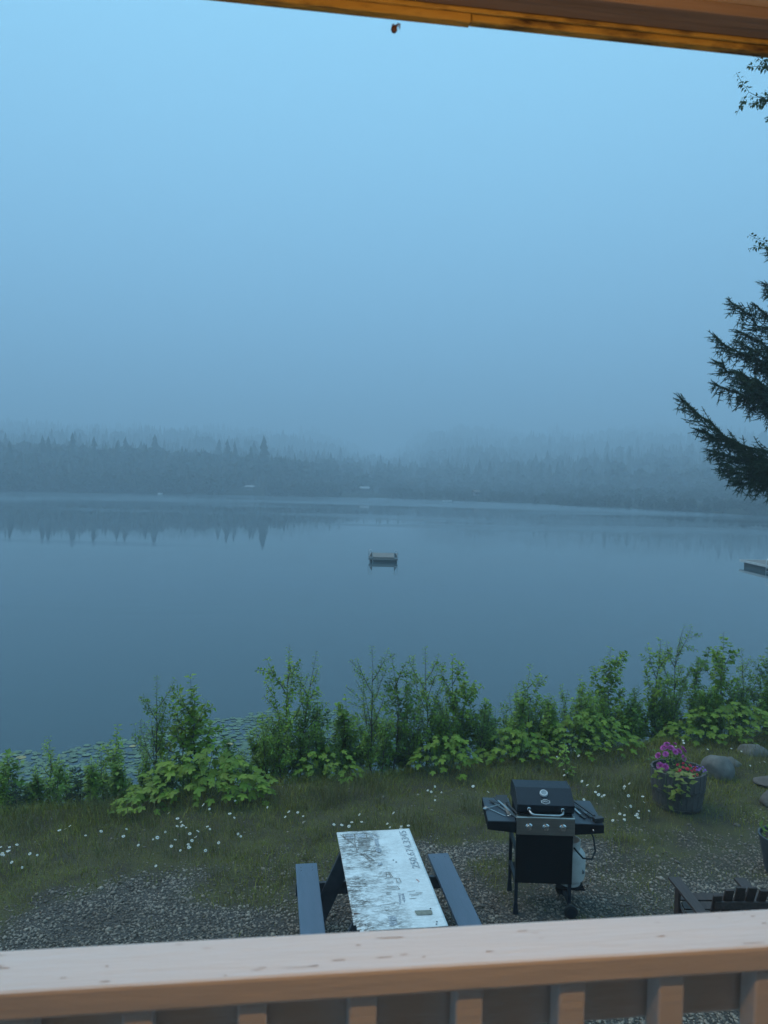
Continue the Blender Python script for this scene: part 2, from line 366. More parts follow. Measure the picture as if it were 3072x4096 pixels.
def sheet_material():
    """white painted sheet, its paint flaking to brown in streaks"""
    mt = bpy.data.materials.new('worn_white_sheet'); mt.use_nodes = True
    t = mt.node_tree; n = t.nodes; l = t.links; b = n['Principled BSDF']; b.inputs['Roughness'].default_value = 0.35
    c = n.new('ShaderNodeTexCoord')
    def noise(sc, st, det, lo, hi, ro=.65):
        mp = n.new('ShaderNodeMapping'); mp.inputs['Scale'].default_value = st; l.new(c.outputs['Object'], mp.inputs['Vector'])
        z = n.new('ShaderNodeTexNoise'); z.inputs['Scale'].default_value = sc; z.inputs['Detail'].default_value = det; z.inputs['Roughness'].default_value = ro
        l.new(mp.outputs[0], z.inputs['Vector'])
        r = n.new('ShaderNodeMapRange'); r.inputs[1].default_value = lo; r.inputs[2].default_value = hi; l.new(z.outputs['Fac'], r.inputs[0])
        return r.outputs[0]
    fine = noise(18, (1, 2.8, 1), 9, .42, .54, .8)
    big = noise(3.6, (1, 1.2, 1), 5, .34, .54)
    # wear is heavier on the left half, where the sheet is used most
    sx_ = n.new('ShaderNodeSeparateXYZ'); l.new(c.outputs['Object'], sx_.inputs[0])
    side = n.new('ShaderNodeMapRange'); side.inputs[1].default_value = 0.12; side.inputs[2].default_value = -0.04; side.inputs[3].default_value = 0.22; side.inputs[4].default_value = 1.0
    l.new(sx_.outputs['X'], side.inputs[0])
    m1 = n.new('ShaderNodeMath'); m1.operation = 'MULTIPLY'; l.new(fine, m1.inputs[0]); l.new(big, m1.inputs[1])
    m2 = n.new('ShaderNodeMath'); m2.operation = 'MULTIPLY'; l.new(m1.outputs[0], m2.inputs[0]); l.new(side.outputs[0], m2.inputs[1])
    tint = noise(5, (1, 1, 1), 4, .3, .7)
    base = n.new('ShaderNodeMixRGB'); base.inputs[1].default_value = (0.70, 0.73, 0.73, 1); base.inputs[2].default_value = (0.80, 0.83, 0.83, 1); l.new(tint, base.inputs[0])
    mx = n.new('ShaderNodeMixRGB'); mx.inputs[2].default_value = (0.13, 0.115, 0.10, 1); l.new(m2.outputs[0], mx.inputs[0]); l.new(base.outputs[0], mx.inputs[1])
    l.new(mx.outputs[0], b.inputs['Base Color'])
    bp = n.new('ShaderNodeBump'); bp.inputs['Strength'].default_value = .25; bp.inputs['Distance'].default_value = .004; l.new(fine, bp.inputs['Height']); l.new(bp.outputs[0], b.inputs['Normal'])
    return mt
M['sheet'] = sheet_material()
M['ink'] = pbr('sheet_ink', (0.20, 0.22, 0.25), (0.50, 0.53, 0.56), 60, 0.5, contrast=(.40, .62))
M['ink_brown'] = pbr('sheet_ink_brown', (0.12, 0.10, 0.085), (0.34, 0.32, 0.3), 50, 0.5, contrast=(.4, .65))

# ------------------------------------------------------------------ terrain
WATER_Z = -1.25
def fnoise(x, y, s, seed=0):
    """cheap smooth value noise for numpy arrays"""
    r_ = np.random.default_rng(100 + seed); T = r_.random((64, 64))
    X = np.asarray(x) / s + 1000; Y = np.asarray(y) / s + 1000
    xi = np.floor(X).astype(int); yi = np.floor(Y).astype(int); fx = X - xi; fy = Y - yi
    fx = fx * fx * (3 - 2 * fx); fy = fy * fy * (3 - 2 * fy)
    a = T[xi % 64, yi % 64]; b = T[(xi + 1) % 64, yi % 64]; c = T[xi % 64, (yi + 1) % 64]; d = T[(xi + 1) % 64, (yi + 1) % 64]
    return (a * (1 - fx) + b * fx) * (1 - fy) + (c * (1 - fx) + d * fx) * fy
def bank_y(x): return 9.9 + .34 * (np.clip(x, -10, 14) + 3.2)
def ground_z(x, y):
    x = np.asarray(x, float); y = np.asarray(y, float)
    t = np.clip((y - bank_y(x)) / 2.4, 0, 2.0)
    z = -1.5 * t ** 1.25
    z = z + (fnoise(x, y, 1.1, 1) - .5) * .09 * np.clip((y - 8.2) / 1.5, 0, 1) + (fnoise(x, y, .35, 2) - .5) * .025
    return z
GE_X = [-12, -5.0, -3.5, -2.5, -1.1, 1.0, 2.65, 4.0, 5.6, 9]
GE_Y = [5.0, 6.2, 7.05, 7.95, 8.5, 8.85, 8.95, 9.35, 10.1, 10.6]
def gravel_amt(x, y):
    x = np.asarray(x, float); y = np.asarray(y, float)
    e = np.interp(x, GE_X, GE_Y) - y
    n_ = (fnoise(x, y, .55, 3) - .5) * .9 + (fnoise(x, y, .18, 4) - .5) * .5
    g = np.clip((e + n_) / .55 + .35, 0, 1)
    patch = np.clip((fnoise(x, y, .7, 5) - .66) * 5, 0, 1)          # weeds coming through
    dirt = np.clip((fnoise(x, y, 1.3, 6) - .5) * 3, 0, 1) * np.clip((x - 2.2) / 1.0, 0, 1)
    return g * (1 - .8 * patch) * (1 - .55 * dirt)

def axis(lo, a, b, hi, fine, coarse):
    return np.unique(np.concatenate([np.arange(lo, a, coarse), np.arange(a, b, fine), np.arange(b, hi + .01, coarse)]))
gx = axis(-90, -8, 10, 90, .10, 2.0); gy = axis(-30, 5, 16, 26, .10, 1.0)
GX, GY = np.meshgrid(gx, gy); GZ = ground_z(GX, GY)
V = np.stack([GX.ravel(), GY.ravel(), GZ.ravel()], 1)
nx, ny = len(gx), len(gy)
I = np.arange(nx * ny).reshape(ny, nx)
F = np.stack([I[:-1, :-1], I[:-1, 1:], I[1:, 1:], I[1:, :-1]], -1).reshape(-1, 4)
me = mesh_np('ground', V, F, M['ground'], smooth=True)
at_ = me.attributes.new('gravel', 'FLOAT', 'POINT'); at_.data.foreach_set('value', gravel_amt(V[:, 0], V[:, 1]).astype(np.float32))
tag(link(bpy.data.objects.new('ground', me)), kind='structure')

# lake
V = np.array([(-700, -60, 0), (700, -60, 0), (700, 900, 0), (-700, 900, 0)], float)
lake = bpy.data.objects.new('lake', mesh_np('lake', V, np.array([[0, 1, 2, 3]]), M['water'])); lake.location = (0, 0, WATER_Z)
tag(link(lake), kind='structure')

# far shore and hills
SHORE = np.array([(-700, 120), (-320, 215), (-220, 240), (-126, 252), (-75, 262), (3, 273), (38, 246), (68, 199), (82, 165), (95, 120), (120, 60), (150, 10)], float)
def shore_dist(x, y):
    """signed metres behind the shore line (positive on land)"""
    P = np.stack([np.asarray(x, float).ravel(), np.asarray(y, float).ravel()], 1)
    best = np.full(len(P), 1e9); sign = np.ones(len(P))
    for a, b in zip(SHORE[:-1], SHORE[1:]):
        d = b - a; t = np.clip(((P - a) @ d) / (d @ d), 0, 1); q = a + t[:, None] * d
        ds = np.hypot(*(P - q).T); cr = d[0] * (P[:, 1] - a[1]) - d[1] * (P[:, 0] - a[0])
        up = ds < best; best[up] = ds[up]; sign[up] = np.sign(cr[up])
    return (best * sign).reshape(np.shape(x))
def hill_z(x, y):
    d = shore_dist(x, y)
    n_ = fnoise(x, y, 60, 8)
    side = np.clip((np.asarray(x) - 10) / 60, 0, 1)
    left = np.clip((-np.asarray(x) - 20) / 90, 0, 1)
    low = np.clip((np.asarray(x) + 45) / 60, 0, 1)           # flat foreshore at centre and right, the wood stands further back
    sl = .040 + .030 * left + .045 * side
    h = np.clip(d - 90 * low, 0, 1000) * sl * (.75 + .5 * n_) + np.clip(d, 0, 60) * .012
    h = h + np.clip(d / 6, 0, 1) * 1.0
    return np.where(d > 0, WATER_Z + h, WATER_Z + d * .15)
hx = np.arange(-1100, 1101, 20.0); hy = np.arange(60, 1561, 12.0)
HX, HY = np.meshgrid(hx, hy); HZ = hill_z(HX, HY)
V = np.stack([HX.ravel(), HY.ravel(), HZ.ravel()], 1); nx, ny = len(hx), len(hy)
I = np.arange(nx * ny).reshape(ny, nx)
F = np.stack([I[:-1, :-1], I[:-1, 1:], I[1:, 1:], I[1:, :-1]], -1).reshape(-1, 4)
keep = (V[F].mean(1)[:, 2] > WATER_Z - 2.5)
tag(link(bpy.data.objects.new('hills', mesh_np('hills', V, F[keep], M['hill_ground'], smooth=True))), kind='structure')

# ------------------------------------------------------------------ instancing by numpy
def frames(d, up):
    """(n,3) forward and rough normal -> (n,3,3) with columns side, forward, normal"""
    d = d / np.linalg.norm(d, axis=1, keepdims=True)
    s = np.cross(d, up); ln = np.linalg.norm(s, axis=1, keepdims=True)
    s = np.where(ln < 1e-5, np.array([[1., 0, 0]]), s / np.maximum(ln, 1e-6))
    n_ = np.cross(s, d)
    return np.stack([s, d, n_], 2)
def scatter(T, F, pos, fr, sc):
    """copy template T,F to every pos with frame fr and scale sc (n,) or (n,3)"""
    sc = np.asarray(sc, float)
    if sc.ndim == 1: sc = sc[:, None]
    X = T[None] * sc[:, None, :] if sc.shape[1] == 3 else T[None] * sc[:, :, None]
    W = np.einsum('nij,nkj->nki', fr, X) + pos[:, None]
    n, k = len(pos), len(T)
    FF = (F[None] + (np.arange(n) * k)[:, None, None]).reshape(-1, F.shape[1])
    return W.reshape(-1, 3), FF
LEAF_V = np.array([(0, 0, 0), (-.30, .40, .07), (0, .44, 0), (.30, .40, .07), (0, 1, -.08)], float)
LEAF_F = np.array([(0, 2, 1), (0, 3, 2), (1, 2, 4), (2, 3, 4)])
def unit(v): return v / np.maximum(np.linalg.norm(v, axis=-1, keepdims=True), 1e-9)

# ------------------------------------------------------------------ far forest (reads as one mass)
def conifer_template(seed, tiers=7, n=7):
    r_ = np.random.default_rng(seed); V = []; F = []
    for t in range(tiers):
        z0 = .10 + .86 * t / tiers; z1 = min(1.0, z0 + 1.65 / tiers); rad = .20 * (1 - t / tiers) ** .8 + .015
        b = len(V); V.append((0, 0, z1))
        for j in range(n):
            a = 2 * math.pi * (j + r_.random() * .6) / n; q = rad * r_.uniform(.55, 1.2)
            V.append((q * math.cos(a), q * math.sin(a), z0 + r_.uniform(-.03, .02)))
        for j in range(n): F.append((b, b + 1 + j, b + 1 + (j + 1) % n))
    b = len(V)
    for j in range(3):
        a = 2 * math.pi * j / 3; V.append((.012 * math.cos(a), .012 * math.sin(a), -.03))
    V.append((0, 0, .4)); F += [(b, b + 1, b + 3), (b + 1, b + 2, b + 3), (b + 2, b, b + 3)]
    return np.array(V), np.array(F)
def blob_template(seed, n=110):
    r_ = np.random.default_rng(seed); p = r_.normal(size=(n, 3)); p = unit(p) * r_.uniform(.55, 1, (n, 1)) * np.array([.36, .36, .42]); p[:, 2] += .55
    fr = frames(unit(r_.normal(size=(n, 3))), r_.normal(size=(n, 3)))
    V, F = scatter(np.array([(-.5, 0, 0), (.5, 0, 0), (.1, .9, 0)]), np.array([(0, 1, 2)]), p, fr, np.full(n, .2))
    return V, F
def up_frames(n, r_):
    a = r_.uniform(0, 2 * math.pi, n); c, s = np.cos(a), np.sin(a); z = np.zeros(n); o = np.ones(n)
    return np.stack([np.stack([c, -s, z], 1), np.stack([s, c, z], 1), np.stack([z, z, o], 1)], 1)
r_f = np.random.default_rng(21)
cand = np.stack([r_f.uniform(-900, 900, 560000), r_f.uniform(70, 1500, 560000)], 1)
d_ = shore_dist(cand[:, 0], cand[:, 1])
inview = np.abs(cand[:, 0]) < cand[:, 1] * .60
prob = np.where(d_ < 25, .6, np.where(d_ < 90, .34, np.where(d_ < 250, .15, np.where(d_ < 600, .065, .03))))
prob = np.where(d_ < 6, .9, prob)
ok = (d_ > -.5) & (d_ < 1180) & inview & (r_f.random(len(cand)) < prob)
clear = (np.hypot(cand[:, 0] + 7.2, (cand[:, 1] - 279) * .6) < 9) | (np.hypot(cand[:, 0] + 49, (cand[:, 1] - 272) * .6) < 7)
ok &= ~clear
pts = cand[ok]; dd = d_[ok]
hz_ = hill_z(pts[:, 0], pts[:, 1])
VV, FF, off = [], [], 0
kind = r_f.integers(0, 6, len(pts)); broad = r_f.random(len(pts)) < np.where(dd < 7, .92, np.where(dd < 20, .6, np.where(dd < 120, .45, .1)))
hgt = r_f.uniform(6, 11, len(pts)) * (.65 + .7 * fnoise(pts[:, 0], pts[:, 1], 22, 9)) * np.where(r_f.random(len(pts)) < .06, 1.45, 1.0)
hgt = hgt * (1 - .72 * np.clip((pts[:, 0] + 45) / 60, 0, 1) * np.clip((130 - dd) / 60, 0, 1))
hgt = hgt * np.where(dd < 40, np.interp(pts[:, 0], [-120, -60, -30, 30, 60], [.9, .8, .65, .55, .45]), 1.0) * np.where((pts[:, 0] > -40) & (pts[:, 0] < 30) & (dd < 120), .85, 1.0)
for k in range(6):
    s_ = (kind == k) & ~broad
    T, F = conifer_template(50 + k)
    v, f = scatter(T, F, np.stack([pts[s_, 0], pts[s_, 1], hz_[s_] - .3], 1), up_frames(s_.sum(), r_f), np.stack([hgt[s_] * r_f.uniform(.8, 1.25, s_.sum())] * 2 + [hgt[s_]], 1))
    VV.append(v); FF.append(f + off); off += len(v)
n_con = sum(len(f) for f in FF)
for k in range(3):
    s_ = broad & (kind % 3 == k); T, F = blob_template(80 + k); q = r_f.uniform(3, 7, s_.sum()) + np.clip(dd[s_] - 20, 0, 40) * .12
    q = q * (1 - .6 * np.clip((pts[s_, 0] + 45) / 60, 0, 1) * np.clip((130 - dd[s_]) / 60, 0, 1))
    v, f = scatter(T, F, np.stack([pts[s_, 0], pts[s_, 1], hz_[s_] - .5], 1), up_frames(s_.sum(), r_f), q)
    VV.append(v); FF.append(f + off); off += len(v)
FF = np.concatenate(FF); mi = np.zeros(len(FF), int); mi[n_con:] = 1
o = link(bpy.data.objects.new('forest', mesh_np('forest', np.concatenate(VV), FF, [M['conifer_far'], M['broadleaf_far']], mi)))
tag(o, 'misty dark conifer forest along the far shore of the lake', 'forest', kind='stuff')

# spires that stand out above the far wood
T0 = [conifer_template(300 + k, 9, 8) for k in range(3)]
sp_mesh = [mesh_np('spruce_far', T, F, M['conifer_far']) for T, F in T0]
for i, (x, y, h) in enumerate([(-131, 300, 16), (-124, 306, 17.5), (-114, 302, 16.5), (-107, 308, 15), (-136, 306, 16), (-93, 300, 14.5), (-72, 304, 11), (-58, 312, 10.5), (42, 390, 13), (52, 382, 14), (64, 370, 14), (73, 360, 14)]):
    o = link(bpy.data.objects.new('distant_spruce', sp_mesh[i % 3])); o.location = (x, y, float(hill_z(x, y)) - .3); o.scale = (h * 1.0, h * 1.0, h)
    o.rotation_euler.z = i * 1.3
    tag(o, 'faint pointed spruce rising above the misty forest across the lake', 'tree', 'spires over the far wood')

# ------------------------------------------------------------------ cabins and boats across the water
def far_cabin(name, label, loc, rot, w, d, h, roof_h, wall, roof):
    t = thing(name, label, 'cabin', loc, rot)
    MB().box((0, 0, h / 2), (w, d, h)).build('wall', wall, t)
    MB().prism([(-d / 2 - .5, h - .1), (d / 2 + .5, h - .1), (0, h + roof_h)], -w / 2 - .4, w / 2 + .4).build('roof', roof, t)
    for s in (-1, 1):
        f = MB().box((s * w * .26, -d / 2 - .03, h * .55), (.8, .08, .7)).build('window', M['cabin_roof'], t)
        MB().box((s * w * .26, -d / 2 - .09, h * .55), (.6, .04, .5)).build('pane', M['pane'], f)
    MB().box((0, -d / 2 - .04, .72), (.6, .08, 1.4)).build('door', M['cabin_wall'], t)
far_cabin('lakeside_cabin', 'small cabin with a pale roof among trees on the far shore', (-7.2, 279, float(hill_z(-7.2, 279))+.6), .1, 2.6, 3, 1.6, .6, M['cabin_wall'], M['cabin_roof'])
far_cabin('lakeside_shed', 'grey roofed shed at the water edge on the far shore', (-47.3, 271, float(hill_z(-47.3, 271))+.5), -.15, 2.4, 2.4, 1.3, .5, M['cabin_wall'], M['cabin_roof'])
far_cabin('boathouse', 'tiny pale boathouse in the trees right of the pale roofed cabin', (31, 261, float(hill_z(31, 261))+.5), .3, 1.6, 2.0, 1.5, .5, M['cabin_roof'], M['cabin_wall'])
def far_boat(label, loc, rot, ln):
    t = thing('moored_boat', label, 'boat', loc, rot)
    V = []; F = []
    st = 8
    for i in range(st + 1):
        u = i / st; w = .75 * math.sin(min(1, .35 + u * .9) * math.pi * .5) * (1 - max(0, u - .55) ** 1.6 * 3.2); w = max(w, .03)
        for (q, z) in ((-1, .5), (-.75, -.05), (.75, -.05), (1, .5)): V.append((-ln / 2 + u * ln, q * w, z + .15 * u))
    for i in range(st):
        for j in range(3): F.append((i * 4 + j, i * 4 + j + 1, (i + 1) * 4 + j + 1, (i + 1) * 4 + j))
    F.append((0, 3, 2, 1))
    MB().add(V, F).build('hull', M['white_paint'], t)
    MB().box((.2, 0, .52), (ln * .35, 1.0, .12)).build('deck', M['white_paint'], t)
    MB().prism([(-.5, .55), (.5, .55), (.35, 1.15), (-.35, 1.15)], .3, .5).build('windscreen', M['pane'], t)
far_boat('tiny white boat moored by the far shore below the left forest', (-73, 251, WATER_Z), .9, 1.6)
far_boat('small low white boat on the water left of the right hillside', (19, 233, WATER_Z), .05, 3.0)

# ------------------------------------------------------------------ swimming raft
t = thing('swimming_raft', 'square wooden swimming raft floating alone in the middle of the lake', 'raft', (0.03, 54.6, WATER_Z), R(-.8))
for i in range(14):
    MB().box((0, -1.55 + .12 + i * .239, .31), (1.98, .222, .045)).build('plank', M['raft_wood'], t)
for yy in (-1.64, 1.79): MB().box((0, yy, .215), (2.02, .05, .13)).build('edge_board', M['raft_wood'], t)
MB().box((0, .08, .09), (1.86, 3.2, .30)).build('float', M['raft_dark'], t, bevel=.05)
for s in (-1, 1):
    pts_ = [(s * .82 + .13, -1.62, -.25)] + [(s * .88 + .12 * math.cos(a), -1.62, .72 + .14 * math.sin(a)) for a in np.linspace(0, math.pi, 9)] + [(s * .88 - .12, -1.62, .3)]
    MB().tube(pts_, .022, 6).build('handrail', M['galv'], t, smooth=True)
    MB().add([(s * .98, -1.2, .34), (s * .76, -1.5, .34), (s * .76, -.9, .34), (s * .79, -1.2, .66)], [(0, 1, 3), (1, 2, 3), (2, 0, 3), (0, 2, 1)]).build('bracket', M['raft_dark'], t)
    MB().box((s * .9, -1.68, .285), (.22, .06, .05)).build('corner_plate', M['galv'], t)

# dock at the right
t = thing('floating_dock', 'long pale edged floating dock with a ladder at the right edge', 'dock', (26.0, 55.9, WATER_Z), R(0))
for i in range(52):
    MB().box((1.05, -.12 - i * .24, .42), (2.06, .225, .04)).build('plank', M['raft_wood'], t)
MB().box((-.01, -6.2, .37), (.06, 12.5, .15)).build('edge_trim', M['dock_trim'], t)
MB().box((1.05, .03, .37), (2.12, .06, .15)).build('end_trim', M['dock_trim'], t)
MB().box((1.05, -6.3, .12), (1.8, 12.0, .46)).build('float', M['raft_dark'], t)
for dy in (-4.05, -4.5):
    MB().tube([(-.12, dy, -.6), (-.12, dy, .55)] + [(-.12 + .3 * (1 - math.cos(a)), dy, .62 + .34 * math.sin(a)) for a in np.linspace(0.2, math.pi - .3, 8)] + [(.5, dy, .44)], .024, 6).build('ladder_rail', M['galv'], t, smooth=True)
for z in (.28, .05, -.2):
    MB().tube([(-.12, -4.05, z), (-.12, -4.5, z)], .02, 6).build('rung', M['galv'], t)

# ------------------------------------------------------------------ porch: railing, deck, eave, wall (house turned 7.4 degrees)
HA = R(7.4)
DECK_Z = CAM_Z - 1.62
rail = thing('porch_railing', 'cream painted porch railing with chipped flat cap across the foreground', 'railing', (0, 0, DECK_Z), HA)
rt = 1.0                                            # cap top above the deck
MB().box((0.4, .992, rt - .018), (6.2, .0905, .036)).build('cap_rail', M['rail_paint'], rail, bevel=.005)
MB().box((0.4, 1.018, rt - .038 - .0445), (6.2, .036, .089)).build('top_rail', M['rail_paint'], rail, bevel=.004)
MB().box((0.4, 1.018, .115), (6.2, .036, .089)).build('bottom_rail', M['rail_paint'], rail, bevel=.004)
bal = MB().box((0, 0, 0), (.037, .037, .90)).mesh('baluster', M['rail_paint'])
for i in range(-18, 22):
    o = link(bpy.data.objects.new('baluster', bal), rail)
    o.location = (-.030 + .1405 * i, .9765, rt - .038 - .452)
    b = o.modifiers.new('bevel', 'BEVEL'); b.width = .004; b.segments = 2
    MB().tube([(0, -.0175, .33), (0, -.0205, .33)], .0045, 8).build('screw', M['chip'], o) if i in (4, 5) else None
# flakes of paint missing from the cap
r_c = np.random.default_rng(5)
for i in range(46):
    x = r_c.uniform(-.75, .85); y = r_c.uniform(.955, 1.03); w = r_c.uniform(.002, .010) * (3.0 if r_c.random() < .25 else 1); h = r_c.uniform(.0004, .0011)
    if -.2 < x < .15 and r_c.random() < .6: w *= 1.8
    n = 9; an = np.linspace(0, 2 * math.pi, n, endpoint=False); q = r_c.uniform(.5, 1.1, n)
    P = [(x + w * q[k] * math.cos(an[k]), y + h * q[k] * math.sin(an[k]), rt + .0006) for k in range(n)]
    MB().add(P, [tuple(range(n))]).build('paint_chip', M['chip'], rail)

deck = thing('porch_deck', 'weathered wooden porch floor behind the railing', 'deck', (0, 0, DECK_Z), HA)
for i in range(18):
    MB().box((0.4, 1.02 - i * .145, -.019), (7.0, .14, .036)).build('plank', M['deck_wood'], deck)
MB().box((0.4, 1.06, -.14), (7.0, .038, .19)).build('rim_board', M['rail_paint'], deck)
for x in (-2.9, .4, 3.7):
    MB().box((x, 1.0, -1.4), (.12, .12, 2.44)).build('post', M['rail_paint'], deck)

wall = tag(MB().box((0.4, -1.62, 1.35 - DECK_Z / 2), (9, .16, 2.7 + DECK_Z)).build('cabin_wall', M['siding']), 'brown cabin wall at the back of the porch', 'wall')
wall.location = (0, 0, DECK_Z); wall.rotation_euler.z = HA

EZ = .809                                           # fascia bottom above the camera
ED = 1.345                                         # its distance from the camera along the house normal
roof = thing('porch_roof', 'porch roof eave with dirty ochre fascia lit orange from below', 'roof', (0, 0, CAM_Z), R(8.0))
def strip(name, x0, x1, y0, y1, z0, z1, mat, bevel=.002):
    return MB().box(((x0 + x1) / 2, (y0 + y1) / 2, (z0 + z1) / 2), (x1 - x0, y1 - y0, z1 - z0)).build(name, mat, roof, bevel=bevel)
XS = .325                                          # where two fascia lengths meet
strip('fascia_board', -3.2, XS - .001, ED - .003, ED + .016, EZ - .004, EZ + .16, M['eave_dirt'])
strip('fascia_board', XS + .001, 3.6, ED, ED + .019, EZ, EZ + .16, M['eave_dirt'])
strip('drip_edge', -3.2, 3.6, ED + .0195, ED + .024, EZ + .004, EZ + .16, M['eave_grey'], .001)
strip('fascia_bead', -3.2, 3.6, ED - .010, ED - .0035, EZ + .009, EZ + .017, M['eave_dirt'], .002)
strip('soffit_board', -3.2, 3.6, ED - .068, ED - .0105, EZ + .016, EZ + .036, M['eave_grey'])
strip('front_beam', -3.2, 3.6, ED - .100, ED - .062, EZ + .0365, EZ + .20, M['eave_paint'])
strip('inner_beam', -3.2, 3.6, ED - .190, ED - .155, EZ + .09, EZ + .2, M['eave_grey'])
strip('roof_sheathing', -3.4, 3.8, ED - 2.9, ED + .05, EZ + .205, EZ + .225, M['roof_deck'])
raf = MB().box((0, -1.35, 0), (.038, 2.4, .10)).mesh('rafter', M['eave_paint'])
for i in range(-7, 9):
    o = link(bpy.data.objects.new('rafter', raf), roof); o.location = (.79 + i * .41, ED - .05, EZ + .153)

# porch lamp hanging from the rafters just behind the railing
lamp = thing('porch_lamp', 'small hanging porch lamp burning warm under the roof', 'lamp', (0, 0, CAM_Z), HA)
LX, LY, LZ = .31, .36, .56
MB().tube([(LX, LY, LZ + .06), (LX, LY, EZ + .20)], .004, 6).build('cord', M['tool_black'], lamp)
MB().lathe([(.014, .075), (.03, .06), (.05, .045), (.052, .04), (.0, .045)], 20, (LX, LY, LZ)).build('cap', M['tool_black'], lamp, smooth=True)
bulb_m = bpy.data.materials.new('bulb_glass'); bulb_m.use_nodes = True
bb = bulb_m.node_tree.nodes['Principled BSDF']; bb.inputs['Emission Color'].default_value = (1, .62, .28, 1); bb.inputs['Emission Strength'].default_value = 60
MB().lathe([(.0, -.05), (.02, -.043), (.03, -.02), (.026, .01), (.014, .045)], 16, (LX, LY, LZ)).build('bulb', bulb_m, lamp, smooth=True)
ld = bpy.data.lights.new('porch_bulb', 'POINT'); ld.energy = 11.0; ld.color = (1.0, 0.48, 0.15); ld.shadow_soft_size = .03
lo = bpy.data.objects.new('porch_bulb', ld); link(lo, lamp); lo.location = (LX, LY, LZ - .085)

# spider hanging from the eave
t = thing('hanging_spider', 'small brown spider hanging under the roof edge', 'spider', (0.0, 1.357, 5.030), .4)
MB().lathe([(0, -.0062), (.0035, -.0052), (.0055, -.002), (.0056, .001), (.004, .0045), (.0015, .006), (0, .0062)], 14).build('abdomen', M['spider'], t, smooth=True)
MB().lathe([(0, -.003), (.0025, -.0015), (.0028, .0005), (.001, .0028), (0, .003)], 10, (.0035, 0, .0062)).build('head', M['spider'], t, smooth=True)
for k in range(8):
    a = -1.3 + k * .37 if k < 4 else 1.84 + (k - 4) * .37
    c, s = math.cos(a), math.sin(a)
    MB().tube([(.0035, 0, .0062), (.0035 + c * .005, s * .005, .0095), (.0035 + c * .0075, s * .0075, .006 + .002 * (k % 3)), (.003 + c * .0065, s * .0065, .001)], .00045, 5).build('leg', M['spider'], t)
MB().tube([(0, 0, .006), (.002, 0, .022)], .00012, 4).build('thread', M['silk'], t)

# ------------------------------------------------------------------ picnic table
TB = thing('picnic_table', 'blue grey picnic table with a worn white painted sheet on top', 'picnic table', (.09, 6.745, 0), R(8.5))
for i in range(5):
    MB().box((-.29 + i * .145, .12, .735), (.138, 1.44, .036)).build('top_plank', M['plank_red'], TB, bevel=.004)
for s, x, y in ((-1, -.668, -.06), (1, .684, .005)):
    MB().box((x, y, .432), (.212, 1.88, .038)).build('bench_seat', M['bench_paint'], TB, bevel=.006)
    for yy in (.86, .80):
        for xx in (-.055, .055):
            if s < 0 or yy > .82: MB().lathe([(.006, 0), (.006, .0012)], 8, (x + xx, y + yy, .4508)).build('bolt', M['frame_paint'], TB)
for y in (.58, -.58):
    MB().box((0, y, .351), (1.56, .038, .12)).build('bench_support', M['frame_paint'], TB, bevel=.004)
    MB().box((0, y + .04, .66), (.70, .038, .10)).build('top_support', M['frame_paint'], TB, bevel=.004)
    for s in (-1, 1):
        MB().beam((s * .29, y - .04, .715), (s * .60, y - .04, .02), .038, .14, (0, 0, 1)).build('leg', M['frame_paint'], TB, bevel=.004) if False else None
        d = Vector((s * .31, 0, -.695)); d.normalize()
        Mx = Matrix((Vector((0, 1, 0)).cross(d), Vector((0, 1, 0)), d)).transposed()
        MB().box((s * .445, y - .04, .355), (.15, .038, .78), Mx).build('leg', M['frame_paint'], TB, bevel=.004)
MB().box((0, 0, .62), (.09, 1.1, .038)).build('stretcher', M['frame_paint'], TB)
# the sheet: thin plate with a curled, cut corner at the near left
def sheet():
    xs = np.linspace(-.372, .366, 38); ys = np.linspace(-.845, .862, 80); V = []; idx = {}; F = []
    def inside(x, y):
        if y < -.56 and x < -.30:
            if ((x + .30) / .075) ** 2 + ((y + .56) / .27) ** 2 > 1: return False
        return True
    def zz(x, y):
        d = max(0, -(x + .20)) * max(0, -(y + .5)); q = max(0, (-.55 - y)) * max(0, -.24 - x)
        return .7565 + .0025 * math.sin(9 * x + 4 * y) * math.cos(7 * y) + .9 * d * .25 - 1.6 * q
    for j, y in enumerate(ys):
        for i, x in enumerate(xs):
            yy = y + (.018 * (x + .37) if y > .5 else 0)
            idx[i, j] = len(V); V.append((x, yy, zz(x, y)))
    for j in range(len(ys) - 1):
        for i in range(len(xs) - 1):
            cx, cy_ = (xs[i] + xs[i + 1]) / 2, (ys[j] + ys[j + 1]) / 2
            if inside(cx, cy_): F.append((idx[i, j], idx[i + 1, j], idx[i + 1, j + 1], idx[i, j + 1]))
    # drop unused vertices
    used = sorted({k for f in F for k in f}); mp = {k: n for n, k in enumerate(used)}
    o = MB().add([V[k] for k in used], [tuple(mp[k] for k in f) for f in F]).build('painted_sheet', M['sheet'], TB, smooth=True)
    md = o.modifiers.new('thick', 'SOLIDIFY'); md.thickness = .0025; md.offset = -1
    return o
SH = sheet()
SZ = .7605
def text_mesh(name, body, size, mat, parent, loc, rot, ext=0.0004):
    cu = bpy.data.curves.new(name, 'FONT'); cu.body = body; cu.size = size; cu.extrude = ext; cu.resolution_u = 3; cu.offset = 0.0
    tmp = bpy.data.objects.new(name + '_tmp', cu); COL.objects.link(tmp)
    dg = bpy.context.evaluated_depsgraph_get(); dg.update()
    me_ = bpy.data.meshes.new_from_object(tmp.evaluated_get(dg)); me_.name = name
    me_.materials.clear(); me_.materials.append(mat)
    COL.objects.unlink(tmp); bpy.data.objects.remove(tmp)
    o = link(bpy.data.objects.new(name, me_), parent); o.location = loc; o.rotation_euler = rot
    return o
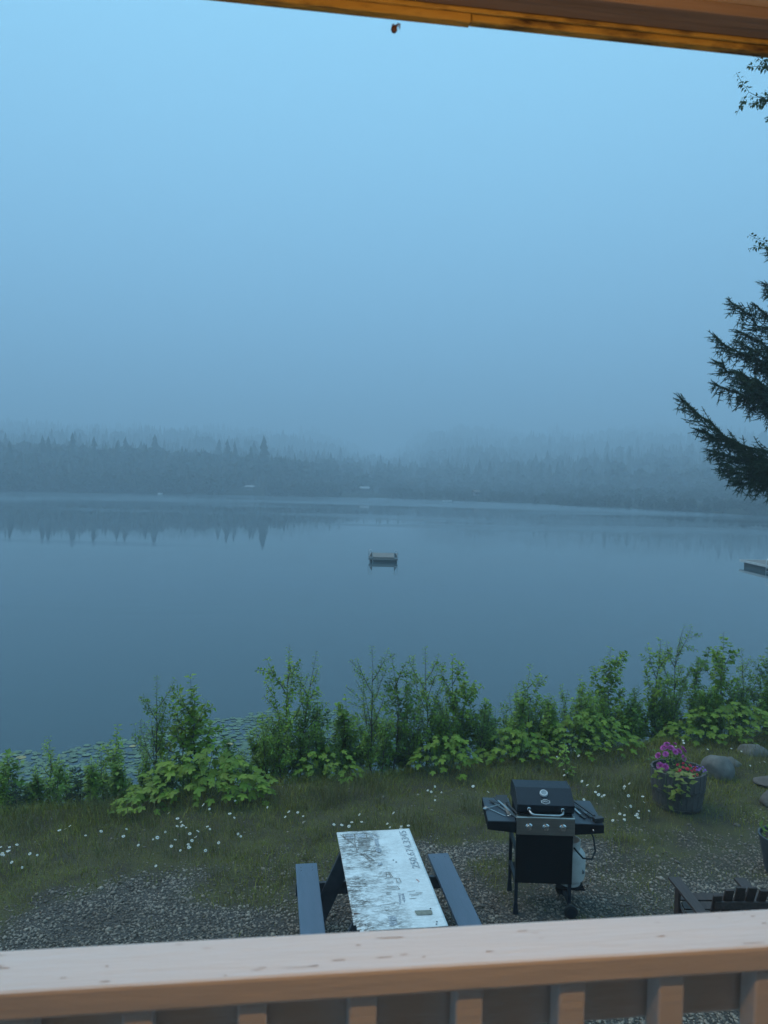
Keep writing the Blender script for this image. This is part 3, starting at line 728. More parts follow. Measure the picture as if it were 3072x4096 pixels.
nb = text_mesh('phone_number', '250.674.3345', .100, M['ink'], SH, (.318, .065, SZ + .0012), (0, 0, R(90)))
w_ = max(v.co.x for v in nb.data.vertices); nb.scale = (.755 / w_, 1.0, 1)
def patch(name, P, mat, z=SZ, bars=None):
    return MB().add([(x, y, z) for x, y in P], [tuple(range(len(P)))]).build(name, mat, SH)
def stroke(mb, a, b, w=.006):
    a = Vector((a[0], a[1], SZ + .0006)); b = Vector((b[0], b[1], SZ + .0006)); d = (b - a).normalized(); n_ = Vector((-d.y, d.x, 0)) * w / 2
    mb.add([a - n_, b - n_ * random.uniform(.4, 1), b + n_, a + n_ * random.uniform(.5, 1)], [(0, 1, 2, 3)])
random.seed(11)
mb = MB()
for i in range(11):                                # hatching of the drawn balcony
    y = .68 - i * .0195; stroke(mb, (-.176 - .003 * i, y - .004), (-.052 - .004 * i, y + .002), .0075)
mb.build('drawn_hatching', M['ink_brown'], SH)
mb = MB()
for a, b in [((-.315, .806), (-.075, .812)), ((-.31, .70), (-.09, .694)), ((-.315, .806), (-.305, .70)), ((-.08, .81), (-.09, .69)), ((-.305, .75), (-.19, .755)), ((-.2, .81), (-.205, .70)),
             ((-.185, .41), (-.112, .225)), ((-.155, .40), (-.08, .252)), ((-.34, .80), (-.22, .57)), ((-.215, .68), (-.215, .44))]: stroke(mb, a, b, .009)
for i in range(7):
    q = i / 7; stroke(mb, (-.175 + .07 * q, .39 - .17 * q), (-.148 + .07 * q, .385 - .15 * q), .004)
for a, b in [((-.03, -.215), (.059, -.213)), ((.059, -.213), (.074, -.266)), ((.074, -.266), (.005, -.264)), ((-.03, -.24), (.055, -.238)),
             ((-.055, -.33), (-.015, -.326)), ((-.055, -.345), (-.012, -.343)), ((-.05, -.31), (.0, -.306)), ((-.13, -.50), (-.005, -.488)), ((-.2, -.505), (-.12, -.515)),
             ((-.03, .02), (.03, .03)), ((.03, .03), (.045, -.06)), ((.045, -.06), (-.01, -.065)), ((-.01, -.015), (.038, -.012)), ((.0, .02), (-.012, -.06)), ((.02, .028), (.03, -.062)),
             ((.05, -.09), (.1, -.085)), ((.1, -.085), (.105, -.16)), ((.105, -.16), (.06, -.162)), ((.07, -.10), (.072, -.155)), ((-.02, -.14), (.04, -.135)), ((-.02, -.16), (.04, -.157)),
             ((.13, -.32), (.2, -.31)), ((.15, -.39), (.22, -.375)), ((.13, -.43), (.19, -.425)), ((.2, -.34), (.26, -.345)), ((.14, -.36), (.25, -.365))]: stroke(mb, a, b, .006)
mb.build('drawn_lines', M['ink_brown'], SH)
def blot(pts_): MB().add([(x + random.uniform(-.004, .004), y + random.uniform(-.004, .004), SZ + .0003) for x, y in pts_], [tuple(range(len(pts_)))]).build('faded_blot', M['ink'], SH)
blot([(-.025, .69), (.0, .686), (.02, .68), (.016, .6), (.012, .53), (-.019, .534), (-.02, .6)])
blot([(-.04, .50), (.01, .49), (.02, .44), (.0, .40), (-.03, .42)])
blot([(-.05, .79), (-.03, .80), (-.02, .70), (-.045, .71)]); blot([(.0, .80), (.02, .79), (.03, .72), (.01, .72)])
blot([(-.30, .79), (-.22, .80), (-.21, .76), (-.29, .755)]); blot([(-.19, .80), (-.10, .80), (-.10, .71), (-.18, .715)]); blot([(-.29, .74), (-.21, .745), (-.21, .705), (-.28, .705)])
blot([(.05, -.337), (.068, -.34), (.058, -.42), (.04, -.51), (.03, -.50), (.042, -.42)]); blot([(.078, -.35), (.092, -.345), (.09, -.44), (.075, -.49), (.07, -.43)])
blot([(-.09, -.669), (-.021, -.668), (-.027, -.725), (-.092, -.73)]); blot([(-.091, -.738), (-.027, -.735), (-.03, -.796), (-.096, -.804)])
blot([(-.055, .2), (-.01, .205), (-.008, .165), (-.05, .16)])
patch('tape_patch', [(.138, -.612), (.27, -.616), (.28, -.63), (.276, -.676), (.262, -.684), (.15, -.678), (.14, -.66)], pbr('tape', (.16, .16, .13), (.24, .24, .19), 30, .5), SZ + .001)
for (x, y) in ((.275, -.595), (.286, -.789), (.276, -.821), (-.286, -.76), (.1, .24), (.12, .2)):
    MB().lathe([(.007, 0), (.0065, .002), (.0, .003)], 8, (x, y, SZ + .0003)).build('nail', M['frame_paint'], SH)
MB().add([(.245, -.13, SZ + .001), (.25, -.12, SZ + .001), (.262, -.15, SZ + .001), (.27, -.16, SZ + .001), (.245, -.185, SZ + .001), (.262, -.165, SZ + .001), (.256, -.15, SZ + .001)], [(0, 1, 2, 6), (6, 2, 3, 5), (5, 3, 4)]).build('red_scratch', pbr('red_scratch', (.4, .06, .04)), SH)

# ------------------------------------------------------------------ gas grill
G = thing('gas_grill', 'black three burner gas grill with steel control panel and side shelves', 'grill', (1.655, 7.70, 0), R(-1.6))
FY = -.28                                           # front of the hood and panel
lid_prof = [(FY + .045, 1.03), (FY, 1.125), (FY + .20, 1.222), (FY + .42, 1.212), (FY + .50, 1.15), (FY + .50, 1.03)]
lid = MB().prism(lid_prof, -.272, .272).build('lid', M['grill_black'], G, bevel=.006)
MB().prism([(y * 1.01, z + .003 * (1 if z > 1.1 else 0)) for y, z in lid_prof], .268, .280).build('end_cap', M['grill_black'], lid, bevel=.003)
MB().prism([(y * 1.01, z + .003 * (1 if z > 1.1 else 0)) for y, z in lid_prof], -.280, -.268).build('end_cap', M['grill_black'], lid, bevel=.003)
# thermometer on the slanted face
fs = Vector((0, .20, .097)).normalized(); fn = Vector((0, -.097, .20)).normalized()
Mth = Matrix((Vector((1, 0, 0)), fs, fn)).transposed()
pc = Vector((-.005, FY + .125, 1.188)) + fn * .001
th = MB().lathe([(.040, 0), (.040, .014), (.037, .020), (.028, .021), (.028, .015), (0, .015)], 28, pc, Mth).build('thermometer', M['silver'], lid, smooth=True)
MB().lathe([(.0275, .0155), (0, .0160)], 24, pc, Mth).build('dial', M['dial'], th)
MB().box(pc + fn * .018 + fs * .008, (.003, .024, .001), Mth @ rz(.5)).build('needle', M['chrome'], th)
# badge
def on_lid(u, v, h=.0012): return Vector((u, FY, 1.125)) + fs * v + fn * h
bo = [(-.044, .058), (-.020, .066), (-.020, .076), (.020, .076), (.020, .066), (.044, .058), (.042, .030), (0, .014), (-.042, .030)]
bi = [(x * .88, .047 + (v - .047) * .84) for x, v in bo]
P = [on_lid(x, v) for x, v in bo] + [on_lid(x, v) for x, v in bi]; n = len(bo)
bd = MB().add(P, [(i, (i + 1) % n, (i + 1) % n + n, i + n) for i in range(n)]).build('badge', M['silver'], lid)
for body, sz, u, v in (('EXPERT', .013, -.019, .0635), ('GRILL', .026, -.035, .0385)):
    o = text_mesh('badge_word', body, sz, M['silver'], bd, on_lid(u, v, .0016), Mth.to_euler(), .0002)
    ww = max(q.co.x for q in o.data.vertices); o.scale = ((.038 if body == 'EXPERT' else .068) / ww, 1.05, 1)
# handle
hp = [(-.165, FY + .02, 1.078), (-.163, FY - .025, 1.073), (-.150, FY - .055, 1.062), (-.12, FY - .068, 1.055), (0, FY - .070, 1.054), (.12, FY - .068, 1.055), (.150, FY - .055, 1.062), (.163, FY - .025, 1.073), (.165, FY + .02, 1.078)]
hd = MB().tube(hp, .0115, 12).build('handle', M['tool_steel'], lid, smooth=True)
for s in (-1, 1): MB().lathe([(.018, 0), (.018, .006), (.014, .010)], 14, (s * .164, FY + .018, 1.079), rx(R(90))).build('handle_collar', M['chrome'], hd, smooth=True)
# firebox and control panel
MB().prism([(FY + .03, .86), (FY + .03, 1.028), (FY + .49, 1.028), (FY + .46, .86)], -.262, .262).build('firebox', M['grill_dark'], G)
MB().prism([(FY - .012, 1.000), (FY - .004, 1.010), (FY + .030, 1.014), (FY + .030, .832), (FY - .02, .836)], -.283, .283).build('control_panel', M['steel'], G, bevel=.003)
for kx in (-.165, .0, .165):
    kn = MB().lathe([(.036, 0), (.036, .004), (.029, .008), (.027, .024), (.024, .030), (0, .032)], 24, (kx, FY - .0165, .915), rx(R(90))).build('knob', M['chrome'], G, smooth=True)
    MB().box((kx, FY - .050, .915), (.012, .014, .046)).build('grip', M['chrome'], kn, bevel=.003)
# side shelves
for s in (-1, 1):
    x0, x1 = s * .286, s * .567
    V = []
    for x, zb in ((x0, .845), (x1, .872)):
        V += [(x, FY - .004, .948), (x, FY + .57, .948), (x, FY - .012, zb), (x, FY + .56, zb)]
    sh = MB().add(V, [(0, 4, 5, 1), (2, 3, 7, 6), (0, 2, 6, 4), (1, 5, 7, 3), (4, 6, 7, 5), (0, 1, 3, 2)]).build('side_shelf', M['grill_dark'], G, bevel=.003)
    MB().box(((x0 + x1) / 2, FY + .283, .950), (abs(x1 - x0) - .008, .56, .008)).build('shelf_top', M['shelf_grey'], sh, bevel=.002)
    if s > 0: MB().tube([(.46, FY - .012, .905), (.462, FY - .02, .90), (.466, FY - .02, .89)], .004, 6).build('igniter', M['chrome'], sh)
# cart
LEG = [(-.262, FY + .055), (-.262, FY + .50), (.262, FY + .055), (.262, FY + .50)]
for x, y in LEG:
    MB().box((x, y, .49), (.032, .032, .72)).build('leg', M['grill_black'], G, bevel=.003)
MB().box((0, FY + .030, .585), (.555, .014, .505)).build('front_panel', M['grill_dark'], G, bevel=.003)
MB().box((-.06, FY + .32, .300), (.36, .36, .016)).build('bottom_shelf', M['grill_dark'], G)
MB().box((.32, FY + .35, .178), (.27, .27, .012)).build('tank_tray', M['grill_dark'], G)
for s in (-1, 1):
    if s < 0: MB().box((s * .262, FY + .278, .315), (.03, .415, .035)).build('side_rail', M['grill_black'], G)
    else: MB().box((s * .262, FY + .278, .155), (.03, .415, .03)).build('side_rail', M['grill_black'], G)
    MB().box((s * .262, FY + .278, .62), (.03, .415, .03)).build('side_rail', M['grill_black'], G)
for x, y in LEG[:2]:
    MB().box((x, y, .065), (.052, .04, .13), top=(.62, .9)).build('foot', M['grill_black'], G, bevel=.004)
for (x, y) in LEG[2:]:
    wl = MB().lathe([(.0, -.02), (.022, -.02), (.05, -.018), (.064, -.016), (.068, -.008), (.068, .008), (.064, .016), (.05, .018), (.022, .02), (0, .02)], 28, (x + .012, y - .045, .068), rx(R(90))).build('wheel', M['rubber'], G, smooth=True)
    MB().lathe([(.0, .021), (.045, .021), (.045, .023), (0, .024)], 20, (x + .012, y - .045, .068), rx(R(90))).build('hub_cap', M['grill_black'], wl)
MB().tube([(.274, FY + .0, .068), (.274, FY + .50, .068)], .008, 8).build('axle', M['grill_black'], G)
# propane tank (lifts out of the cart)
TK = thing('propane_tank', 'white propane tank standing behind the right leg of the grill', 'gas tank', (1.985, 7.77, .184), 0)
MB().lathe([(.11, 0), (.112, .03), (.10, .035), (.145, .06), (.155, .10), (.156, .26), (.15, .31), (.125, .345), (.08, .365), (.03, .372), (0, .372)], 32).build('body', M['tank_white'], TK, smooth=True)
MB().lathe([(.098, .355), (.10, .36), (.10, .45), (.096, .45), (.096, .36), (.098, .355)], 24).build('collar', M['tank_white'], TK, smooth=True)
MB().lathe([(.02, .37), (.02, .40), (.03, .405), (.03, .43), (.02, .432), (0, .432)], 14).build('valve', M['chrome'], TK, smooth=True)
MB().tube([(.10, -.12, .17), (.112, -.112, .17)], .022, 8).build('sticker', M['dial'], TK)
MB().tube([(.0, -.02, .41), (.02, -.13, .40), (.08, -.20, .35), (.17, -.19, .335), (.215, -.15, .40), (.205, -.10, .52), (.15, -.05, .62), (.12, -.02, .66)], .009, 8).build('hose', M['rubber'], TK, smooth=True)

# tools lying on the shelves
SHZ = .9552
def tool(name, label, loc, ang):
    return thing(name, label, 'utensil', loc, ang)
def g2w(x, y):
    c, s = math.cos(R(-1.6)), math.sin(R(-1.6)); return (1.655 + c * x - s * y, 7.70 + s * x + c * y, SHZ)
t = tool('barbecue_spatula', 'broad black spatula lying on the left grill shelf', g2w(-.36, .07), R(3))
MB().add([(-.045, .02, .012), (.045, .02, .012), (.06, .16, .05), (-.06, .16, .05), (-.045, .02, .015), (.045, .02, .015), (.06, .16, .053), (-.06, .16, .053)], [(0, 3, 2, 1), (4, 5, 6, 7), (0, 1, 5, 4), (1, 2, 6, 5), (2, 3, 7, 6), (3, 0, 4, 7)]).build('blade', M['tool_black'], t)
MB().beam((0, .02, .013), (0, -.22, .012), .032, .014).build('handle', M['tool_bronze'], t, bevel=.003)
MB().tube([(.018 * math.cos(a), -.235 + .018 * math.sin(a), .012) for a in np.linspace(0, 2 * math.pi, 13)], .003, 6).build('hanging_ring', M['chrome'], t)
t = tool('barbecue_tongs', 'long steel tongs lying open on the left grill shelf', g2w(-.36, -.02), R(24))
for s, dz in ((-1, .006), (1, .03)):
    MB().beam((s * .004, -.20, .012), (s * .02, .17, dz), .020, .004).build('arm', M['tool_steel'], t)
    MB().beam((s * .02, .17, dz), (s * .024, .25, dz + .006), .036, .008).build('tip', M['tool_black'], t, bevel=.003)
MB().tube([(.012 * math.cos(a), -.212 + .02 * math.sin(a), .012) for a in np.linspace(0, 2 * math.pi, 13)], .003, 6).build('hanging_ring', M['chrome'], t)
t = tool('barbecue_fork', 'thin steel fork at the outer side of the left grill shelf', g2w(-.48, -.06), R(40))
MB().beam((0, -.15, .004), (0, .06, .004), .014, .004).build('handle', M['tool_steel'], t)
for s in (-1, 1): MB().tube([(0, .06, .004), (s * .010, .075, .004), (s * .010, .13, .004)], .002, 6).build('tine', M['tool_steel'], t)
t = tool('basting_spoon', 'short steel spoon crossing the tongs on the left shelf', g2w(-.45, .04), R(-64))
MB().beam((0, -.12, .010), (0, .05, .020), .010, .004).build('handle', M['tool_steel'], t)
MB().lathe([(0, 0), (.014, .002), (.020, .006), (.021, .007), (.014, .004), (0, .002)], 16, (0, -.132, .004)).build('bowl', M['tool_steel'], t, smooth=True)
t = tool('basting_brush', 'black handled brush beside the lid on the left shelf', g2w(-.30, .02), R(14))
MB().tube([(0, -.20, .012), (0, -.12, .013), (0, .10, .016)], [.010, .011, .007], 8).build('handle', M['tool_black'], t, smooth=True)
MB().box((0, .13, .018), (.03, .06, .014)).build('bristles', M['tool_black'], t)
t = tool('grill_brush', 'black grill brush with a square head on the right shelf', g2w(.44, -.02), R(16))
MB().beam((0, -.18, .045), (0, .24, .030), .026, .014).build('handle', M['tool_black'], t, bevel=.004)
MB().box((.02, -.215, .035), (.10, .06, .02)).build('head', M['tool_black'], t, bevel=.003)
MB().box((.02, -.215, .0125), (.095, .055, .025)).build('bristles', M['rubber'], t)
t = tool('serving_tongs', 'steel locking tongs beside the lid on the right shelf', g2w(.37, .05), R(18))
for s in (-1, 1): MB().beam((s * .006, .16, .012), (s * .034, -.13, .010), .020, .006).build('arm', M['tool_steel'], t)
MB().lathe([(.016, 0), (.016, .022), (0, .024)], 12, (0, .16, 0)).build('hinge', M['tool_steel'], t)
for s in (-1, 1): MB().beam((s * .034, -.13, .010), (s * .036, -.22, .008), .030, .006).build('tip', M['tool_black'], t)

# ------------------------------------------------------------------ barrel planter
BX, BY = 4.0, 10.14
bz = float(ground_z(BX, BY)) - .02
B = thing('barrel_planter', 'weathered half barrel planter full of flowers beside the boulder', 'planter', (BX, BY, bz))
B.scale = (.95, .95, .96)
NS = 24
def br(z): return .305 + .065 * math.sin(min(1, z / .56) * math.pi * .5)
for i in range(NS):
    a0 = 2 * math.pi * (i + .03) / NS; a1 = 2 * math.pi * (i + .97) / NS; V = []; F = []
    zs = [0, .14, .28, .42, .555 + random.uniform(-.008, .004)]; jr = random.uniform(-.003, .004)
    for z in zs:
        r1 = br(z) + jr; r2 = r1 - .026
        for (r_, a) in ((r1, a0), (r1, a1), (r2, a1), (r2, a0)): V.append((r_ * math.cos(a), r_ * math.sin(a), z))
    for k in range(4):
        for j in range(4): F.append((k * 4 + j, k * 4 + (j + 1) % 4, (k + 1) * 4 + (j + 1) % 4, (k + 1) * 4 + j))
    F += [(3, 2, 1, 0), (16, 17, 18, 19)]
    MB().add(V, F).build('stave', M['stave'], B)
for z in (.06, .30, .50):
    h = .04 if z > .1 else .03
    MB().lathe([(br(z - h / 2) + .005, z - h / 2), (br(z - h / 2) + .009, z - h / 2), (br(z + h / 2) + .009, z + h / 2), (br(z + h / 2) + .005, z + h / 2)], 40).build('hoop', M['hoop'], B, smooth=True) if z != .50 else None
MB().lathe([(.335, .47), (.2, .50), (0, .51)], 24).build('soil', M['soil'], B)
# flowers growing in the barrel
def flower_head(n_pet, rows, ln, wd, mat_i=0, tilt0=10, tilt1=70):
    V, F = [], []
    for q in range(rows):
        tl = R(tilt0 + (tilt1 - tilt0) * q / max(1, rows - 1)); m_ = max(5, n_pet - 3 * q); l_ = ln * (1 - .16 * q)
        for k in range(m_):
            a = 2 * math.pi * (k + .5 * q) / m_; c, s = math.cos(a), math.sin(a); b = len(V)
            for (u, w) in ((.1, 0), (.6, -1), (1, 0), (.6, 1)):
                r_ = u * l_ * math.cos(tl); z = u * l_ * math.sin(tl) + (.0015 * q); x, y = r_, w * wd / 2
                V.append((c * x - s * y, s * x + c * y, z))
            F.append((b, b + 1, b + 2, b + 3))
    return np.array(V), np.array(F)
def plant(name, label, cat, loc, heads, head_tf, petal, leaf, nleaf, rad, hgt, lsize, seed, stemr=.004):
    r_ = np.random.default_rng(seed); t = thing(name, label, cat, loc)
    T, F = head_tf
    mb = MB()
    for (x, y, z) in heads: mb.tube([(x * .35, y * .35, -.02), (x * .7, y * .7, z * .55), (x, y, z)], [stemr, stemr * .8, stemr * .6], 5)
    mb.build('stem', M['stalk'], t)
    for (x, y, z) in heads:
        d = Vector((x * 1.2, y * 1.2 - .10, .16)).normalized(); me_ = mesh_np('flower', T, F, petal)
        o = link(bpy.data.objects.new('flower', me_), t); o.location = (x, y, z); o.rotation_euler = d.to_track_quat('Z', 'Y').to_euler(); s = r_.uniform(.8, 1.15); o.scale = (s, s, s)
    p = np.stack([r_.uniform(-1, 1, nleaf), r_.uniform(-1, 1, nleaf), r_.random(nleaf) ** .7], 1); p[:, :2] *= rad * (1.05 - .4 * p[:, 2:3]); p[:, 2] *= hgt
    d = unit(np.concatenate([p[:, :2] / rad + r_.normal(0, .5, (nleaf, 2)), r_.uniform(-.2, .6, (nleaf, 1))], 1))
    V, Fq = scatter(LEAF_V, LEAF_F, p, frames(d, np.tile([0, 0, 1.], (nleaf, 1)) + r_.normal(0, .3, (nleaf, 3))), r_.uniform(.6, 1.1, nleaf) * lsize)
    link(bpy.data.objects.new('foliage', mesh_np('foliage', V, Fq, leaf)), t)
    return t
zf = bz + .50
PH = flower_head(16, 4, .054, .026)
plant('pink_dahlia', 'bright pink flowers at the back of the barrel planter', 'flowers', (BX - .06, BY + .10, zf),
      [(-.17, .02, .15), (-.08, .06, .24), (-.10, -.06, .20), (.0, .04, .25), (.03, -.05, .23), (.10, .0, .22), (.16, .05, .24), (.13, -.08, .16), (-.03, .10, .28), (.08, .10, .28), (-.22, -.20, .09), (-.16, -.22, .085), (.2, .08, .2)],
      PH, M['petal_pink'], M['leaf_dark'], 150, .22, .2, .055, 1)
RH = flower_head(6, 2, .03, .026, 0, 15, 50)
plant('red_begonia', 'red flowers at the front of the barrel planter', 'flowers', (BX + .06, BY - .14, zf),
      [(-.10, .06, .10), (-.05, .02, .08), (.0, .0, .07), (.05, -.02, .05), (.09, .0, .06), (.02, -.07, .02), (.10, -.07, .02), (-.06, -.05, .03), (-.13, .0, .03), (.06, .06, .09), (.12, .04, .07), (-.02, .08, .11), (-.11, -.03, .06), (.05, -.1, .0)],
      RH, M['petal_red'], M['leaf_dark'], 60, .13, .06, .05, 2)
VH = flower_head(5, 1, .016, .016)
plant('violet_lobelia', 'small violet flowers trailing at the right rim of the barrel', 'flowers', (BX + .25, BY - .12, zf),
      [(random.uniform(-.08, .07), random.uniform(-.1, .1), random.uniform(.02, .08)) for _ in range(26)], VH, M['petal_violet'], M['leaf_shrub'], 80, .09, .05, .03, 3, .002)
# yellow-green vine spilling over the front
t = thing('trailing_vine', 'yellow green leaved vine spilling over the barrel planter front', 'vine', (BX, BY, bz))
rv = np.random.default_rng(9)
for a, ln in ((-1.95, .5), (-2.15, .42), (-2.4, .56), (-1.7, .30), (-2.75, .25)):
    pth = []; 
    for q in np.linspace(0, 1, 9):
        up = .05 * math.sin(q * 3.1); r_ = .12 + min(q * .9, .27); zz_ = .53 + up - max(0, q - .3) * ln * 1.0
        if zz_ < .5: r_ = br(max(zz_, 0)) + .03
        pth.append((r_ * math.cos(a + .15 * q), r_ * math.sin(a + .15 * q), zz_))
    MB().tube(pth, .0035, 5).build('stem', M['stalk'], t)
    for q, p in enumerate(pth):
        for s in (-1, 1):
            if rv.random() < .45: continue
            d = Vector((s * .8 + rv.normal(0, .2), -.7 + rv.normal(0, .2), .25 + rv.normal(0, .35))); fr = frames(np.array([d]), np.array([[0, -.7, 1.]]))
            V, F = scatter(LEAF_V, LEAF_F, np.array([p]), fr, np.array([rv.uniform(.075, .12)]))
            link(bpy.data.objects.new('leaf', mesh_np('leaf', V, F, M['leaf_yellow'])), t)

# ------------------------------------------------------------------ rocks
def rock(name, label, loc, size, seed, mat, flat=0.0, rot=0.0):
    import bmesh
    bm = bmesh.new(); bmesh.ops.create_icosphere(bm, subdivisions=4, radius=1)
    r_ = np.random.default_rng(seed); dirs = unit(r_.normal(size=(9, 3))); amp = r_.uniform(.72, .98, 9)
    for v in bm.verts:
        n_ = v.co.normalized(); k = 1.0
        for d, a in zip(dirs, amp):
            q = n_.dot(Vector(d)); 
            if q > a - .12: k = min(k, (a + .02) / max(q, .3) if q > a else 1.0)
        k += .03 * math.sin(5 * n_.x + seed) * math.cos(4 * n_.y + n_.z * 3)
        v.co = Vector((n_.x * size[0] * k, n_.y * size[1] * k, n_.z * size[2] * k))
    me_ = bpy.data.meshes.new(name); bm.to_mesh(me_); bm.free(); me_.materials.append(mat)
    me_.polygons.foreach_set('use_smooth', np.ones(len(me_.polygons), bool))
    o = link(bpy.data.objects.new(name, me_)); o.location = loc; o.rotation_euler = (0, flat, rot)
    return tag(o, label, 'rock')
rock('boulder', 'large rounded grey boulder behind the barrel planter', (5.00, 11.22, .10), (.24, .22, .24), 3, M['boulder'], .25)
rock('boulder', 'half buried pale round rock at the right edge below the flat rock', (5.40, 10.26, .04), (.22, .22, .16), 5, M['rock_pale'])
rock('flat_rock', 'flat pinkish slab of rock at the right edge beside the boulder', (5.70, 10.93, .03), (.30, .2, .10), 8, M['rock_pale'], .12)
rock('stone', 'low grey stone in the grass right of the boulder', (5.45, 11.75, .0), (.16, .14, .12), 11, M['boulder'])
rock('stone', 'grey and rust stone under the leaves at the far right', (6.02, 12.25, .02), (.24, .2, .17), 14, M['boulder'])
rock('stone', 'small pale stone in the gravel right of the barrel', (4.55, 9.60, .0), (.045, .04, .03), 17, M['rock_pale'])

# grey pot at the right edge
PX, PY = 4.52, 8.42
t = thing('plant_pot', 'grey metal plant pot cut off by the right edge', 'plant pot', (PX, PY, 0))
MB().lathe([(.17, 0), (.18, .02), (.25, .38), (.262, .40), (.262, .42), (.245, .42), (.24, .37), (.0, .36)], 32).build('pot', M['pot_grey'], t, smooth=True)
MB().lathe([(.242, .375), (.1, .39), (0, .395)], 20).build('soil', M['soil'], t)
r_ = np.random.default_rng(31); nl = 120
p = np.stack([r_.normal(0, .11, nl), r_.normal(0, .11, nl), r_.uniform(.38, .52, nl)], 1)
V, F = scatter(LEAF_V, LEAF_F, p, frames(unit(r_.normal(size=(nl, 3)) + [0, 0, .3]), np.tile([0, 0, 1.], (nl, 1))), r_.uniform(.04, .08, nl))
link(bpy.data.objects.new('foliage', mesh_np('foliage', V, F, M['leaf_dark'])), t)

# ------------------------------------------------------------------ adirondack chair
CH = thing('adirondack_chair', 'dark brown wooden slatted armchair facing the lake at the lower right', 'chair', (3.125, 6.84, 0), R(1))
CH.scale = (.93, 1, 1)
for s in (-1, 1):
    MB().add([(s * .27, -.30, .555), (s * .37, -.30, .555), (s * .395, .30, .565), (s * .275, .30, .565), (s * .27, -.30, .58), (s * .37, -.30, .58), (s * .395, .30, .59), (s * .275, .30, .59)],
             [(0, 3, 2, 1), (4, 5, 6, 7), (0, 1, 5, 4), (1, 2, 6, 5), (2, 3, 7, 6), (3, 0, 4, 7)]).build('armrest', M['chair_brown'], CH, bevel=.004)
    MB().box((s * .325, .22, .275), (.025, .09, .55)).build('front_leg', M['chair_brown'], CH, bevel=.003)
    MB().beam((s * .30, .30, .34), (s * .30, -.55, .06), .025, .11).build('side_rail', M['chair_brown'], CH, bevel=.003)
for k in range(6):
    q = k / 5; MB().box((0, .30 - .5 * q, .395 - .155 * q), (.56, .085, .02), rx(R(17))).build('seat_slat', M['chair_brown'], CH, bevel=.003)
for k in range(6):
    x = -.245 + k * .098; top = .90 - .012 * abs(k - 2.5) ** 2
    MB().beam((x * .9, -.22, .22), (x * 1.08, -.46, top), .02, .080, (1, 0, 0)).build('back_slat', M['chair_brown'], CH, bevel=.003)
MB().beam((-.31, -.375, .57), (.31, -.375, .57), .06, .03).build('back_rail', M['chair_brown'], CH, bevel=.003)
MB().beam((-.28, -.448, .735), (.28, -.448, .735), .03, .06).build('upper_back_rail', M['chair_brown'], CH, bevel=.003)

# ------------------------------------------------------------------ gravel (uncountable pebbles)
def ico():
    p = (1 + 5 ** .5) / 2
    V = np.array([(-1, p, 0), (1, p, 0), (-1, -p, 0), (1, -p, 0), (0, -1, p), (0, 1, p), (0, -1, -p), (0, 1, -p), (p, 0, -1), (p, 0, 1), (-p, 0, -1), (-p, 0, 1)], float)
    V /= np.linalg.norm(V[0])
    F = np.array([(0, 11, 5), (0, 5, 1), (0, 1, 7), (0, 7, 10), (0, 10, 11), (1, 5, 9), (5, 11, 4), (11, 10, 2), (10, 7, 6), (7, 1, 8), (3, 9, 4), (3, 4, 2), (3, 2, 6), (3, 6, 8), (3, 8, 9), (4, 9, 5), (2, 4, 11), (6, 2, 10), (8, 6, 7), (9, 8, 1)])
    return V, F
IV, IF = ico()
r_ = np.random.default_rng(41)
c_ = np.stack([r_.uniform(-5.2, 6.0, 95000), r_.uniform(5.6, 10.6, 95000)], 1)
vis = np.abs(c_[:, 0]) < c_[:, 1] * .56
c_ = c_[vis & (r_.random(len(c_)) < gravel_amt(c_[:, 0], c_[:, 1]) * .98 + .015)]
n = len(c_)
s = np.clip(r_.lognormal(math.log(.0095), .36, n), .005, .026)
sc3 = np.stack([s * r_.uniform(.8, 1.5, n), s * r_.uniform(.7, 1.2, n), s * r_.uniform(.45, .8, n)], 1)
pos = np.stack([c_[:, 0], c_[:, 1], ground_z(c_[:, 0], c_[:, 1]) + s * .25], 1)
fr = frames(unit(r_.normal(size=(n, 3)) * [1, 1, .25]), np.tile([0, 0, 1.], (n, 1)) + r_.normal(0, .25, (n, 3)))
V, F = scatter(IV, IF, pos, fr, sc3)
o = link(bpy.data.objects.new('gravel', mesh_np('gravel', V, F, M['pebble'], smooth=True)))
tag(o, 'grey pebble gravel covering the yard', 'gravel', kind='stuff')

# ------------------------------------------------------------------ grass
def blades(c, h, w, lean, r_, mat, name, label):
    n = len(c); a = r_.uniform(0, 2 * math.pi, n)
    z0 = ground_z(c[:, 0], c[:, 1]); b = np.stack([c[:, 0], c[:, 1], z0 - .01], 1)
    s = np.stack([np.cos(a), np.sin(a), np.zeros(n)], 1) * (w / 2)[:, None]
    dr = r_.uniform(0, 2 * math.pi, n); d = np.stack([np.cos(dr), np.sin(dr), np.zeros(n)], 1) * (lean * h)[:, None]
    up = np.zeros((n, 3)); up[:, 2] = h
    p1 = b + d * .3 + up * .55; p2 = b + d * 1.0 + up * (1 - .35 * lean)[:, None]
    V = np.stack([b - s, b + s, p1 + s * .8, p1 - s * .8, p2], 1).reshape(-1, 3)
    k = np.arange(n)[:, None] * 5
    F = np.concatenate([k + np.array([[0, 1, 2]]), k + np.array([[0, 2, 3]]), k + np.array([[3, 2, 4]])], 1).reshape(-1, 3)
    o = link(bpy.data.objects.new(name, mesh_np(name, V, F, mat)))
    return tag(o, label, 'grass', kind='stuff')
r_ = np.random.default_rng(51)
c_ = np.stack([r_.uniform(-6.5, 8.0, 230000), r_.uniform(5.8, 14.0, 230000)], 1)
ga = gravel_amt(c_[:, 0], c_[:, 1]); vis = (np.abs(c_[:, 0]) < c_[:, 1] * .57) & (c_[:, 1] < bank_y(c_[:, 0]) + 1.0)
